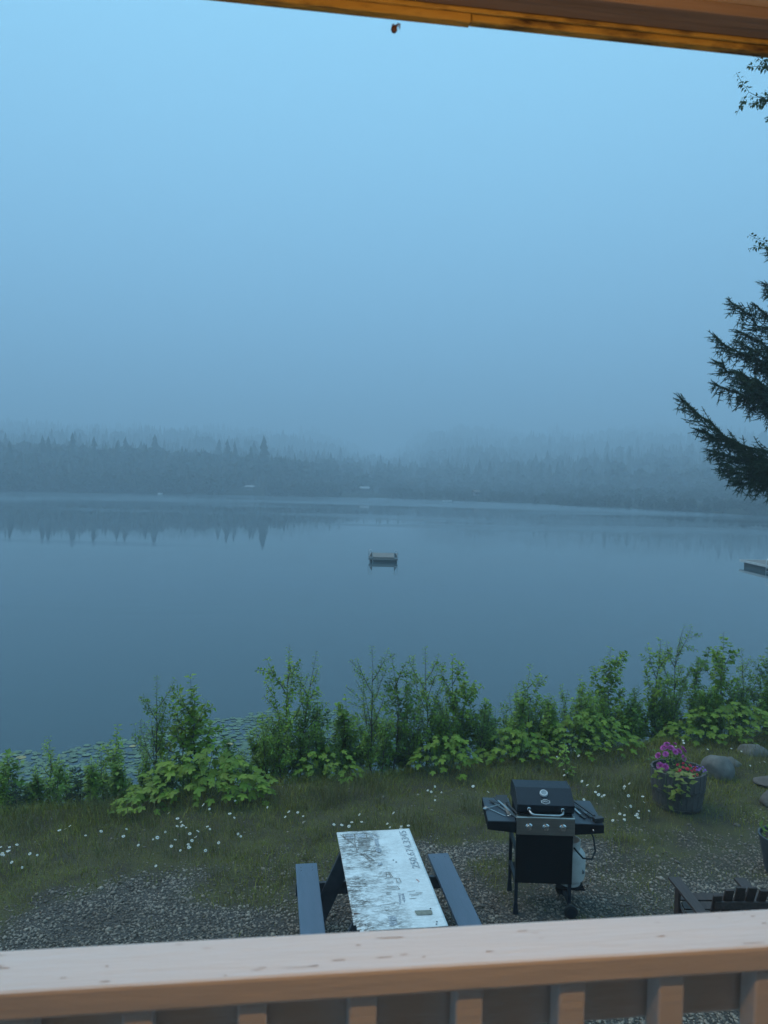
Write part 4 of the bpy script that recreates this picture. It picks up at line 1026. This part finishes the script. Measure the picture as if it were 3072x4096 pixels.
keep = vis & (r_.random(len(c_)) < np.clip(1.02 - ga * 1.15, .012, 1) * (.35 + .65 * fnoise(c_[:, 0], c_[:, 1], .4, 12)))
dirtm = np.clip((fnoise(c_[:, 0], c_[:, 1], 1.3, 6) - .42) * 3, 0, 1) * np.clip((c_[:, 0] - 2.4) / 1.0, 0, 1) * (c_[:, 1] < 10.3)
keep &= r_.random(len(c_)) > dirtm * .85
c_ = c_[keep]; n = len(c_)
hn = fnoise(c_[:, 0], c_[:, 1], .6, 13)
edge = np.clip((c_[:, 1] - bank_y(c_[:, 0]) + 1.2) / 1.2, 0, 1)
blades(c_, r_.uniform(.03, .11, n) * (.35 + 1.3 * hn ** 1.5) + edge * .13 * r_.random(n), r_.uniform(.003, .007, n), r_.uniform(.2, 1.1, n), r_, M['grass'], 'lawn_grass', 'short rough olive grass between the gravel and the shrubs')
# tall tussocks near the bank and among the daisies
TUS = []
for (x, y, q, sp) in [(-4.3, 9.2, 260, .5), (-3.6, 9.5, 260, .5), (-3.1, 9.4, 160, .4), (-4.6, 8.7, 160, .5), (-2.2, 8.9, 130, .35), (-0.6, 10.2, 300, .35), (0.0, 10.5, 160, .3), (-0.2, 9.3, 140, .4), (.5, 9.4, 110, .35), (3.2, 10.4, 260, .5), (3.7, 10.7, 220, .4), (3.3, 9.8, 200, .4), (2.9, 11.2, 130, .4), (4.4, 11.4, 160, .35), (1.2, 9.9, 120, .2), (-1.2, 9.9, 120, .4), (5.6, 11.6, 160, .5), (6.2, 12.0, 160, .5), (-2.8, 8.7, 100, .5), (2.0, 10.9, 130, .4)]:
    TUS.append(np.stack([r_.normal(x, sp * .5, q), r_.normal(y, sp * .4, q)], 1))
for _ in range(150):
    x = r_.uniform(-5, 7); y = r_.uniform(7.0, 12.0)
    if gravel_amt(x, y) < .45 and y < bank_y(x) + .3: TUS.append(np.stack([r_.normal(x, .07, 45), r_.normal(y, .06, 45)], 1))
c_ = np.concatenate(TUS); n = len(c_)
ht_ = np.concatenate([r_.uniform(.14, .42, len(q)) if len(q) != 45 else r_.uniform(.06, .20, 45) for q in TUS])
blades(c_, ht_, r_.uniform(.003, .006, n), r_.uniform(.1, .8, n), r_, M['grass_tall'], 'tall_grass', 'tall dry grass tufts along the lawn edge')

# ------------------------------------------------------------------ daisies
def daisy_mesh(seed, h):
    r_ = np.random.default_rng(seed); mb = MB()
    bx, by = r_.normal(0, .05, 2); top = Vector((bx, by, h))
    mb.tube([(0, 0, -.02), (bx * .4, by * .4, h * .55), tuple(top)], [.0026, .0022, .0018], 4, 1)
    d = Vector((r_.normal(0, .35), -.25 + r_.normal(0, .35), 1)).normalized(); q = d.to_track_quat('Z', 'Y').to_matrix()
    n_ = 13
    for k in range(n_):
        a = 2 * math.pi * k / n_; c, s = math.cos(a), math.sin(a); P = []
        for (u, w, z) in ((.006, 0, .001), (.018, -.0055, .002), (.026, 0, -.002), (.018, .0055, .002)): P.append(q @ Vector((c * u - s * w, s * u + c * w, z)) + top)
        mb.add(P, [(0, 1, 2, 3)], 0)
    V = [q @ Vector((.0085 * math.cos(k), .0085 * math.sin(k), .003)) + top for k in np.linspace(0, 2 * math.pi, 8, endpoint=False)] + [q @ Vector((0, 0, .008)) + top]
    mb.add(V, [(k, (k + 1) % 8, 8) for k in range(8)], 2)
    return mb.mesh('daisy', [M['petal_white'], M['stalk'], M['daisy_eye']])
DM = [daisy_mesh(k, h) for k, h in enumerate((.16, .19, .22, .25, .28, .31, .35, .24, .2, .27))]
r_ = np.random.default_rng(61)
DC = [(-2.37, 8.71, 9, .20), (-2.17, 8.96, 9, .22), (-2.12, 8.45, 6, .16), (-2.4, 8.35, 5, .2), (-1.84, 8.8, 6, .18), (-4.08, 8.4, 7, .15), (-3.79, 8.1, 4, .15), (-3.95, 8.0, 3, .1), (-3.67, 8.77, 3, .15), (-.99, 9.3, 4, .12), (-.36, 9.1, 4, .15), (-.14, 8.95, 3, .12), (.02, 9.15, 3, .12), (.25, 9.2, 3, .1), (.41, 8.98, 3, .1), (.73, 10.1, 3, .1), (.8, 10.3, 2, .08), (2.79, 11.7, 3, .12), (2.82, 11.2, 4, .12), (2.6, 10.6, 4, .15), (2.94, 10.2, 4, .12), (3.0, 9.9, 5, .15), (3.12, 9.76, 5, .15), (3.15, 9.5, 4, .15), (2.95, 9.4, 3, .12), (3.31, 9.63, 4, .14), (3.32, 10.22, 4, .15), (4.5, 11.7, 4, .2), (5.05, 12.0, 3, .2), (5.7, 11.3, 3, .15), (6.04, 12.0, 3, .15), (-3.1, 8.67, 3, .15), (1.9, 10.3, 3, .3), (-1.6, 9.6, 3, .3)]
for (x, y, q, sp) in DC:
    for _ in range(q):
        px, py = x + r_.normal(0, sp), y + r_.normal(0, sp) * .8
        o = link(bpy.data.objects.new('daisy', DM[r_.integers(0, 10)])); o.location = (px, py, float(ground_z(px, py))); o.rotation_euler.z = r_.uniform(-.6, .6)
        sc_ = r_.uniform(.5, .9); o.scale = (sc_, sc_, sc_)
        tag(o, 'small white daisy on a thin stalk in the rough grass', 'daisy', 'daisies scattered through the grass')

# ------------------------------------------------------------------ saplings along the shore
def wander(p, d, ln, r_, n=8, bend=.12, lift=.05):
    P = [np.array(p, float)]; d = unit(np.array(d, float))
    for k in range(n):
        d = unit(d + r_.normal(0, bend, 3) * .5 + np.array([0, 0, lift])); P.append(P[-1] + d * ln / n)
    return np.array(P)
def leaves_on(path, n, r_, size, lo=.12, droop=.25, dense=1.0):
    t = lo + (1 - lo) * np.sort(r_.random(n)); k = t * (len(path) - 1); i = np.minimum(k.astype(int), len(path) - 2); f = (k - i)[:, None]
    p = path[i] * (1 - f) + path[i + 1] * f; ax = unit(path[i + 1] - path[i])
    a = np.arange(n) * 2.4 + r_.uniform(0, 6) + r_.normal(0, .4, n)
    ref = np.tile([0.31, .17, 1.], (n, 1)); u = unit(np.cross(ax, np.where(np.abs(ax[:, 2:]) > .95, np.array([[1., 0, 0]]), ref))); v = np.cross(ax, u)
    side = u * np.cos(a)[:, None] + v * np.sin(a)[:, None]
    d = unit(side + ax * .35 + np.array([0, 0, 1]) * r_.normal(-droop * .4, .22, (n, 1)))
    p = p + side * .012
    up = np.tile([0, 0, 1.], (n, 1)) + r_.normal(0, .22, (n, 3)) + side * .15
    return p, d, up, size * r_.uniform(.65, 1.2, n) * (1 - .35 * t)
def sapling(x, y, ztip, label, seed, mat, size=.085, nb=5, density=1.0, lean=0.0, group=None, name='sapling', wf=1.0):
    r_ = np.random.default_rng(seed); z0 = float(ground_z(x, y)); h = ztip - z0
    t = thing(name, label, 'sapling' if name == 'sapling' else 'shrub', (x, y, z0), group=group)
    stem = wander((0, 0, -.05), (lean, 0, 1), h + .05, r_, 12, .10, .06)
    stem[:, 2] *= (h) / max(stem[-1, 2], .1)
    mb = MB(); rad = .004 + .005 * h
    mb.tube(stem, [rad * (1 - .85 * k / 12) for k in range(13)], 5)
    PP, DD, UU, SS = [], [], [], []
    def put(q):
        PP.append(q[0]); DD.append(q[1]); UU.append(q[2]); SS.append(q[3])
    put(leaves_on(stem, int(46 * h * density), r_, size, .15))
    for b in range(nb):
        q = .12 + .68 * (b + r_.random()) / nb; i = int(q * 12); a = b * 2.4 + r_.uniform(0, 1.2)
        ln = h * r_.uniform(.30, .52) * (1.15 - q * .75)
        d = np.array([math.cos(a) * .75, math.sin(a) * .6, r_.uniform(.75, 1.3)])
        br_ = wander(stem[i], d, ln, r_, 8, .14, .10)
        mb.tube(br_, [rad * .55 * (1 - .8 * k / 8) for k in range(9)], 4)
        put(leaves_on(br_, int(62 * ln * density) + 5, r_, size * .95, .1))
        if ln > .4:
            for w in range(2):
                tw = wander(br_[3 + w * 2], d * [1, 1, .4] + r_.normal(0, .5, 3), ln * .4, r_, 5, .15, .08)
                mb.tube(tw, rad * .25, 3); put(leaves_on(tw, int(62 * ln * .4 * density) + 4, r_, size * .85, .1))
    mb.build('stem', M['bark_twig'], t)
    V, F = scatter(LEAF_V, LEAF_F, np.concatenate(PP), frames(np.concatenate(DD), np.concatenate(UU)), np.concatenate(SS)[:, None] * np.array([[wf, 1.0, 1.0]]))
    link(bpy.data.objects.new('crown', mesh_np('crown', V, F, mat)), t)
    return t
SAP = [(-4.91, 10.22, .55), (-4.5, 10.36, .70), (-3.69, 10.63, .82), (-3.19, 10.8, 1.48), (-2.62, 11.0, 1.48), (-2.8, 10.94, 1.15), (-1.72, 11.3, .66), (-1.47, 11.39, 1.79), (-1.2, 11.48, 1.6), (-.92, 11.57, 1.09), (-.58, 11.69, .99),
       (-.13, 11.84, 1.72), (.23, 11.97, 1.66), (.75, 12.14, 1.67), (1.21, 12.3, 1.54), (1.68, 12.46, 1.13), (2.13, 12.61, .95), (2.57, 12.76, 1.31), (2.97, 12.9, .65), (3.47, 13.07, 1.05), (4.03, 13.26, 1.46), (4.37, 13.37, .79),
       (4.84, 13.53, 1.63), (5.25, 13.67, 1.86), (5.66, 13.81, 1.38), (6.34, 14.04, 1.64), (6.76, 14.18, 1.32), (7.21, 14.34, 1.47)]
SAP.sort(key=lambda s: s[0] / s[1])
ORD = ['first', 'second', 'third', 'fourth', 'fifth', 'sixth', 'seventh', 'eighth', 'ninth', 'tenth', 'eleventh', 'twelfth', 'thirteenth', 'fourteenth']
for i, (x, y, z) in enumerate(SAP):
    n = len(SAP); j = i if i < n // 2 else n - 1 - i
    hgt_w = 'tall' if z > 1.4 else ('medium' if z > .9 else 'short')
    side = 'left' if i < n // 2 else 'right'
    lab = f'{hgt_w} thin leafy sapling, {ORD[j]} from the {side} in the row along the shore'
    sapling(x, y, z, lab, 500 + i, M['leaf_sap'] if i % 3 else M['leaf_dark'], (.125, .085, .10, .078, .115)[i % 5], 11 if z > 1.2 else 8, (.75, 1.2, .95, 1.3, .8)[i % 5], random.uniform(-.08, .08), 'saplings along the shore', wf=(1.35, .62, 1.0, .75, 1.2)[i % 5])
r_ = np.random.default_rng(71)
# bushy shrubs filling the bank behind them
NSH = 132
for i in range(NSH):
    x = -5.4 + 14.2 * (i + r_.uniform(.1, .9)) / NSH; y = float(bank_y(x)) + r_.uniform(.2, 1.3)
    z = float(ground_z(x, y)) + r_.uniform(.55, .85) + (r_.uniform(.15, .5) if x > -1.9 else -.05)
    w_s = 'beside the lily pads' if x < -2 else ('behind the picnic table' if x < 1 else ('behind the grill' if x < 3.4 else 'behind the barrel and boulder'))
    sapling(x, y, z, 'low dense leafy shrub on the bank ' + w_s, 800 + i, M['leaf_shrub'] if i % 2 else M['leaf_dark'], .07 + .03 * (i % 3 == 0), 10, 1.7, r_.uniform(-.2, .2), 'low shrubs on the bank ' + w_s, 'leafy_shrub', wf=(.6, 1.0, 1.3, .8)[i % 4])

# thimbleberry bushes with broad lobed leaves
def lobed_leaf(seed):
    r_ = np.random.default_rng(seed); V = [(0, .06, .0)]; out_ = []
    lobes = [(-118, .55), (-62, .78), (0, 1.0), (62, .78), (118, .55)]
    prev = None
    for k, (a, ln) in enumerate(lobes):
        if k: out_.append(((lobes[k - 1][0] + a) / 2, .46))
        out_ += [(a - 17, ln * .78), (a, ln * r_.uniform(.95, 1.05)), (a + 17, ln * .78)]
    out_ = [(-160, .30)] + out_ + [(160, .30)]
    for a, ln in out_:
        q = R(90 - a); x, y = ln * .55 * math.cos(q), ln * .62 * math.sin(q) + .3
        V.append((x, y - .1, -.16 * (x * x + (y - .3) ** 2) + .03 * math.sin(a * .2)))
    F = [(0, k, k + 1) for k in range(1, len(V) - 1)]
    return mesh_np('leaf', np.array(V), [f[::-1] for f in F], M['leaf_thimble'])
LOB = [lobed_leaf(k) for k in range(4)]
def thimbleberry(label, x, y, rx_, ry_, h, n, seed, size):
    r_ = np.random.default_rng(seed); z0 = float(ground_z(x, y)); t = thing('thimbleberry_bush', label, 'bush', (x, y, z0))
    mb = MB()
    for k in range(n):
        a = r_.uniform(0, 2 * math.pi); q = math.sqrt(r_.random()); u, v = q * math.cos(a), q * math.sin(a)
        top = h * (1 - .75 * q ** 2.2) * r_.uniform(.80, 1.08)
        if r_.random() < .35: top *= r_.uniform(.35, .85)
        p = (u * rx_, v * ry_, top + float(ground_z(x + u * rx_, y + v * ry_)) - z0)
        o = link(bpy.data.objects.new('leaf', LOB[k % 4]), t); o.location = p
        s = size * r_.uniform(.7, 1.2); o.scale = (s, s, s)
        d = Vector((u * .8 + r_.normal(0, .3), v * .8 - .45 + r_.normal(0, .3), -.25 + r_.normal(0, .18))); nrm = Vector((u * .5, v * .5 - .35, 1))
        fr = frames(np.array([d]), np.array([nrm]))[0]
        o.rotation_euler = Matrix(fr.tolist()).to_euler()
        if k % 4 == 0: mb.tube([(u * rx_ * .4, v * ry_ * .4, p[2] - top - .03), (u * rx_ * .8, v * ry_ * .8, p[2] - top * .5), (p[0], p[1], p[2])], [.005, .004, .003], 4)
    mb.build('stem', M['stalk'], t)
thimbleberry('broad leaved bright green bush in front of the shore at left', -2.35, 10.15, .95, .5, .62, 260, 1, .17)
thimbleberry('small broad leaved plant at the foot of the bright left bush', -3.05, 9.62, .32, .25, .26, 40, 2, .15)
thimbleberry('broad leaved green bush behind the grill, left of the barrel', 3.2, 12.25, 1.0, .55, .66, 280, 3, .145)
thimbleberry('broad leaved bush with yellowing leaves behind the boulder at right', 5.9, 12.95, 1.2, .5, .62, 280, 4, .16)
thimbleberry('dark broad leaved clump between saplings behind the picnic table', 1.0, 11.25, .55, .35, .55, 90, 5, .15)
thimbleberry('low broad leaved clump at the centre of the shrub row', -.75, 10.95, .5, .3, .5, 80, 6, .13)
thimbleberry('broad leaved clump below the saplings right of the grill lid', 2.1, 11.75, .6, .3, .5, 110, 7, .15)

# one leafy young plant standing in the lawn and spruce seedlings at the left
sapling(2.78, 11.15, .52, 'young leafy plant standing alone among daisies behind the grill', 950, M['leaf_sap'], .11, 3, .6, 0, None, 'leafy_plant')
def needle_shoot(seed, nn=22):
    r_ = np.random.default_rng(seed); V = []; F = []
    for k in range(nn):
        t = k / nn; a = k * 2.4; c, s = math.cos(a), math.sin(a); b = len(V)
        l_ = .26 * (1 - .35 * t); w = .05
        V += [(-s * w, t, c * w * .3), (s * w, t + .02, -c * w * .3), (c * l_, t + .16, s * l_ * .75)]
        F.append((b, b + 1, b + 2))
    b = len(V); V += [(-.08, 0, 0), (.08, 0, 0), (0, 1.05, 0), (0, 0, .08), (0, 0, -.08)]; F += [(b, b + 1, b + 2), (b + 3, b + 4, b + 2)]
    return np.array(V), np.array(F)
NS_V, NS_F = needle_shoot(1)
def spruce_branch(p0, p1, r_, sag=.10, width=.8):
    """points, directions, sizes of shoots on a branch running p0 -> p1, plus its wood"""
    p0 = np.array(p0, float); p1 = np.array(p1, float); ln = np.linalg.norm(p1 - p0); n = 14
    q = np.linspace(0, 1, n)[:, None]; path = p0 + (p1 - p0) * q; path[:, 2] += -sag * ln * np.sin(q[:, 0] * math.pi) * (1 - .3 * q[:, 0])
    path[1:-1] += r_.normal(0, .012 * ln, (n - 2, 3))
    P, D, S = [], [], []; wood = [(path, .004 + .007 * ln)]
    ax = unit(p1 - p0); sd = unit(np.cross(ax, [0, 0, 1.]))
    nt_ = int(ln * 24)
    for k in range(nt_):
        t = .10 + .88 * (k + r_.random()) / nt_; i = min(int(t * (n - 1)), n - 2); b = path[i] + (path[i + 1] - path[i]) * (t * (n - 1) - i)
        loc = unit(path[i + 1] - path[i]); s = 1 if k % 2 else -1
        tl = width * ln * (1 - t) ** .7 * r_.uniform(.45, .85) * .55 + .10
        d = unit(loc * .9 + sd * s * r_.uniform(.4, .9) + np.array([0, 0, r_.uniform(-.55, .10)]))
        m_ = max(2, int(tl / .075)); tw = [b]
        for j in range(m_):
            d = unit(d + loc * .10 + np.array([0, 0, -.05 + .03 * j]) + r_.normal(0, .06, 3)); tw.append(tw[-1] + d * tl / m_)
        tw = np.array(tw); wood.append((tw, .003))
        for j in range(m_):
            P.append(tw[j]); D.append(tw[j + 1] - tw[j]); S.append(tl / m_ * 1.35)
            if j > 0 or m_ < 4:
                u2 = unit(np.cross(D[-1], [0, 0, 1.]) + 1e-6)
                for s2 in (-1, 1):
                    if r_.random() < .8:
                        P.append(tw[j]); D.append(unit(D[-1] if False else (tw[j + 1] - tw[j])) * .8 + u2 * s2 * .7 + np.array([0, 0, r_.uniform(-.45, .1)])); S.append(r_.uniform(.055, .10))
        if ln > .5:                                      # twigs hanging below the branch
            hl = r_.uniform(.14, .60) * (1.1 - .6 * t) * min(1, ln / 1.5); hb = b.copy(); hd_ = np.array([r_.normal(0, .35), r_.normal(0, .35), -1.]) + loc * .35
            for j in range(max(1, int(hl / .08))):
                P.append(hb); D.append(hd_ + r_.normal(0, .15, 3)); S.append(.12); u2 = unit(np.cross(hd_, [1., .3, 0]))
                for s2 in (-1, 1): P.append(hb); D.append(unit(hd_) * .7 + u2 * s2 + r_.normal(0, .3, 3)); S.append(r_.uniform(.07, .12))
                hb = hb + unit(hd_) * .08
    for i in range(2, n - 1):
        P.append(path[i]); D.append(path[i + 1] - path[i]); S.append(np.linalg.norm(path[i + 1] - path[i]) * 1.3)
    return np.array(P), np.array(D), np.array(S), wood
def spruce(label, loc, trunk_h, trunk_r, branches, seed, lean=0.0, crown_name='crown'):
    r_ = np.random.default_rng(seed); t = thing('spruce_tree', label, 'tree', loc)
    path = [(lean * k / 10, 0, -.2 + trunk_h * k / 10) for k in range(11)]
    MB().tube(path, [trunk_r * (1 - .93 * k / 10) for k in range(11)], 10).build('trunk', M['bark_dark'], t, smooth=True)
    PP, DD, SS = [], [], []; mb = MB()
    for (a, b) in branches:
        P, D, S, wood = spruce_branch(a, b, r_); PP.append(P); DD.append(D); SS.append(S)
        for k, (w, rad) in enumerate(wood): mb.tube(w, [rad * (1 - .8 * j / (len(w) - 1)) for j in range(len(w))], 5 if k == 0 else 3, cap=False)
    mb.build('branches', M['bark_dark'], t)
    P = np.concatenate(PP); D = np.concatenate(DD); S = np.concatenate(SS)
    V, F = scatter(NS_V, NS_F, P, frames(D, np.tile([0, 0, 1.], (len(P), 1)) + r_.normal(0, .4, (len(P), 3))), S)
    link(bpy.data.objects.new(crown_name, mesh_np('crown', V, F, M['needle'])), t)
    return t
TX, TY = 8.0, 14.1; tz0 = float(ground_z(TX, TY))
tips = [(5.27, 14.0, 5.92, 4.55), (5.82, 14.0, 4.98, 4.8), (6.02, 13.9, 4.72, 4.75), (5.62, 14.1, 5.35, 4.85), (6.12, 14.0, 7.66, 6.3), (5.87, 14.1, 7.08, 5.9), (5.80, 13.8, 6.55, 5.6), (6.02, 14.3, 6.24, 5.4), (6.2, 13.6, 6.18, 5.75), (6.5, 14.2, 5.98, 5.65), (6.58, 14.1, 7.62, 6.9), (6.70, 13.8, 7.80, 7.1), (6.78, 14.2, 8.05, 7.4), (6.74, 14.0, 8.62, 7.9),
        (6.30, 14.0, 4.42, 4.62), (6.12, 14.2, 4.62, 4.7), (6.2, 13.8, 6.9, 6.0), (6.4, 14.3, 7.2, 6.4), (6.3, 14.0, 6.4, 5.7), (6.6, 13.7, 4.75, 4.8), (6.5, 14.1, 6.7, 6.0), (6.6, 14.2, 6.1, 5.6)]
brs = [((0, 0, zb - tz0), (x - TX, y - TY, z - tz0)) for x, y, z, zb in tips]
r_ = np.random.default_rng(77)
for k in range(34):                                # the rest of the tree, out of the frame to the right
    z = 4.9 + 6.2 * k / 34; a = r_.uniform(-1.7, 1.7) + (.0); ln = max(.35, 2.3 * (1 - (z - 4.2) / 7.6)) * r_.uniform(.7, 1.0)
    brs.append(((0, 0, z - tz0), (math.cos(a) * ln, math.sin(a) * ln, z - tz0 + ln * .18)))
brs = [((a[0], a[1], a[2] + max(0, (b[2] - a[2]) * .38)) if k not in (0,) else a, b) for k, (a, b) in enumerate(brs)]
spruce('tall dark spruce leaning in from the right edge of the frame', (TX, TY, tz0), 11.6 - tz0, .16, brs, 5)
for (x, y, h, lab) in ((-3.98, 10.15, .62, 'tiny spruce seedling before the lily pads at left'), (-4.75, 9.95, .45, 'tiny spruce seedling at the far left of the bank')):
    z0 = float(ground_z(x, y)); b_ = []
    for k in range(16):
        q = k / 16; a = k * 2.4; ln = .20 * (1 - q) + .03; b_.append(((0, 0, h * (.12 + .8 * q)), (math.cos(a) * ln, math.sin(a) * ln, h * (.12 + .8 * q) + .04)))
    spruce(lab, (x, y, z0), h + .2, .008, b_, int(h * 100))

# birch reaching in at the upper right
r_ = np.random.default_rng(88); bx, by = 7.3, 10.2; bz0 = float(ground_z(bx, by))
t = thing('birch_tree', 'leafy birch twig hanging into the upper right corner', 'tree', (bx, by, bz0))
mb = MB(); trunk = wander((0, 0, -.2), (0, 0, 1), 11.5, r_, 12, .05, .05); mb.tube(trunk, [.13 * (1 - .85 * k / 12) for k in range(13)], 10); mb.build('trunk', M['bark_birch'], t, smooth=True)
mb = MB(); PP, DD, UU, SS = [], [], [], []
limbs = [((4.53, 10.0, 9.31), 7.2), ((4.80, 10.0, 9.60), 7.6), ((4.78, 9.9, 9.20), 7.0), ((4.92, 10.1, 7.42), 5.9)]
targets = [(np.array(p), zb) for p, zb in limbs]
for k in range(26):
    a = r_.uniform(-2.2, 2.2); ln = r_.uniform(1.0, 1.9); zb = r_.uniform(6.2, 10.5); e_ = np.array([bx + math.cos(a) * ln + .25, by + math.sin(a) * ln, zb + ln * .7])
    if e_[0] > e_[1] * .60: targets.append((e_, zb))
for e_, zb in targets:
    i = np.argmin(np.abs(trunk[:, 2] + bz0 - zb)); a0 = trunk[i]; b0 = e_ - np.array([bx, by, bz0]); q = np.linspace(0, 1, 10)[:, None]
    pth = a0 + (b0 - a0) * q; pth[:, 2] += .25 * np.sin(q[:, 0] * math.pi); pth[1:-1] += r_.normal(0, .03, (8, 3))
    mb.tube(pth, [.03 * (1 - .9 * k / 9) for k in range(10)], 5)
    for _ in range(7):
        j = r_.integers(5, 10) if _ > 1 else 9; tw = wander(pth[j], (b0 - a0) / np.linalg.norm(b0 - a0) * .6 + r_.normal(0, .45, 3) + [0, 0, -.2], .30, r_, 5, .2, -.05)
        mb.tube(tw, .003, 3)
        z = leaves_on(tw, 18, r_, .070, .1, .9); PP.append(z[0]); DD.append(z[1] + [0, 0, -.35]); UU.append(z[2]); SS.append(z[3])
mb.build('branches', M['bark_dark'], t)
V, F = scatter(LEAF_V, LEAF_F, np.concatenate(PP), frames(np.concatenate(DD), np.concatenate(UU)), np.concatenate(SS))
link(bpy.data.objects.new('crown', mesh_np('crown', V, F, M['leaf_birch'])), t)

# ------------------------------------------------------------------ lily pads
def pad_mesh(seed, mat):
    r_ = np.random.default_rng(seed); n = 14; V = [(0, 0, .004)]; a0 = R(12)
    for k in range(n + 1):
        a = a0 + (2 * math.pi - 2 * a0) * k / n; q = 1 + r_.normal(0, .025); V.append((q * math.cos(a), q * .92 * math.sin(a), .006 + r_.uniform(0, .05) * (r_.random() < .35)))
    return mesh_np('lily_pad', np.array(V), [(0, k, k + 1) for k in range(1, n + 1)], mat)
PM = [pad_mesh(k, M['lily']) for k in range(5)] + [pad_mesh(9, M['lily_old'])]
r_ = np.random.default_rng(91)
def lily_ok(x, y):
    far = np.interp(x, [-9, -7.6, -6.9, -5.6, -4.6, -3.9, -3.0, -1.5, 0.5, 2.5], [13.6, 14.3, 15.2, 16.2, 17.0, 17.0, 18.1, 18.6, 18.0, 16.2])
    near = bank_y(x) + 1.9
    return (y < far + (fnoise(x, y, .8, 15) - .5) * 1.6) & (y > near) & (fnoise(x, y, .5, 16) > .14)
pads = []
cand = np.stack([r_.uniform(-8.4, -.6, 14000), r_.uniform(11.4, 19, 14000)], 1)
cand = cand[lily_ok(cand[:, 0], cand[:, 1])]
cell = {}
for (x, y) in cand:
    s = r_.uniform(.05, .105); k = (int(x // .3), int(y // .3)); bad = False
    for dx in (-1, 0, 1):
        for dy in (-1, 0, 1):
            for (px, py, ps) in cell.get((k[0] + dx, k[1] + dy), ()):
                if (px - x) ** 2 + (py - y) ** 2 < ((ps + s) * .80) ** 2: bad = True
    if not bad:
        cell.setdefault(k, []).append((x, y, s)); pads.append((x, y, s))
# the ones in clear view to the left first
def hidden(p):
    return (0 if (-7.5 < p[0] < -1.9 and abs(p[0]) < p[1] * .52) else 5) + abs(p[1] - 15) * .05
pads.sort(key=hidden)
for i, (x, y, s) in enumerate(pads[:300]):
    o = link(bpy.data.objects.new('lily_pad', PM[5] if i % 37 == 5 else PM[i % 5])); o.location = (x, y, WATER_Z + .004 + r_.uniform(0, .010)); o.rotation_euler = (r_.normal(0, .05), r_.normal(0, .05), r_.uniform(0, 6.28)); o.scale = (s, s, s)
    if i % 37 == 5: tag(o, 'yellowing lily pad floating among the green ones at left', 'lily pad', 'yellow lily pads')
    else: tag(o, 'round green lily pad floating in the mat by the shore', 'lily pad', 'lily pads near the shore')
rest = np.array(pads[300:])
T = np.array([v.co[:] for v in PM[1].vertices]); Fp = np.array([p.vertices[:] for p in PM[1].polygons])
if len(rest):
    V, F = scatter(T, Fp, np.stack([rest[:, 0], rest[:, 1], np.full(len(rest), WATER_Z + .004) + r_.uniform(0, .01, len(rest))], 1), up_frames(len(rest), r_), rest[:, 2])
    o = link(bpy.data.objects.new('lily_pads', mesh_np('lily_pads', V, F, M['lily']))); tag(o, 'mat of lily pads seen through the shoreline saplings', 'lily pads', kind='stuff')
print('pads', len(pads), 'forest', len(pts))

# ------------------------------------------------------------------ haze over the lake
hm = bpy.data.materials.new('haze'); hm.use_nodes = True
hn = hm.node_tree.nodes; hn.clear()
ho = hn.new('ShaderNodeOutputMaterial'); hv = hn.new('ShaderNodeVolumePrincipled')
hv.inputs['Color'].default_value = (0.66, 0.81, 0.92, 1); hv.inputs['Density'].default_value = 0.0027; hv.inputs['Anisotropy'].default_value = 0.0
hm.node_tree.links.new(hv.outputs[0], ho.inputs['Volume'])
o = MB().box((0, 800, 60), (2600, 1740, 128)).build('haze', hm)
tag(o, 'pale morning mist filling the air over the lake', 'haze', kind='stuff')
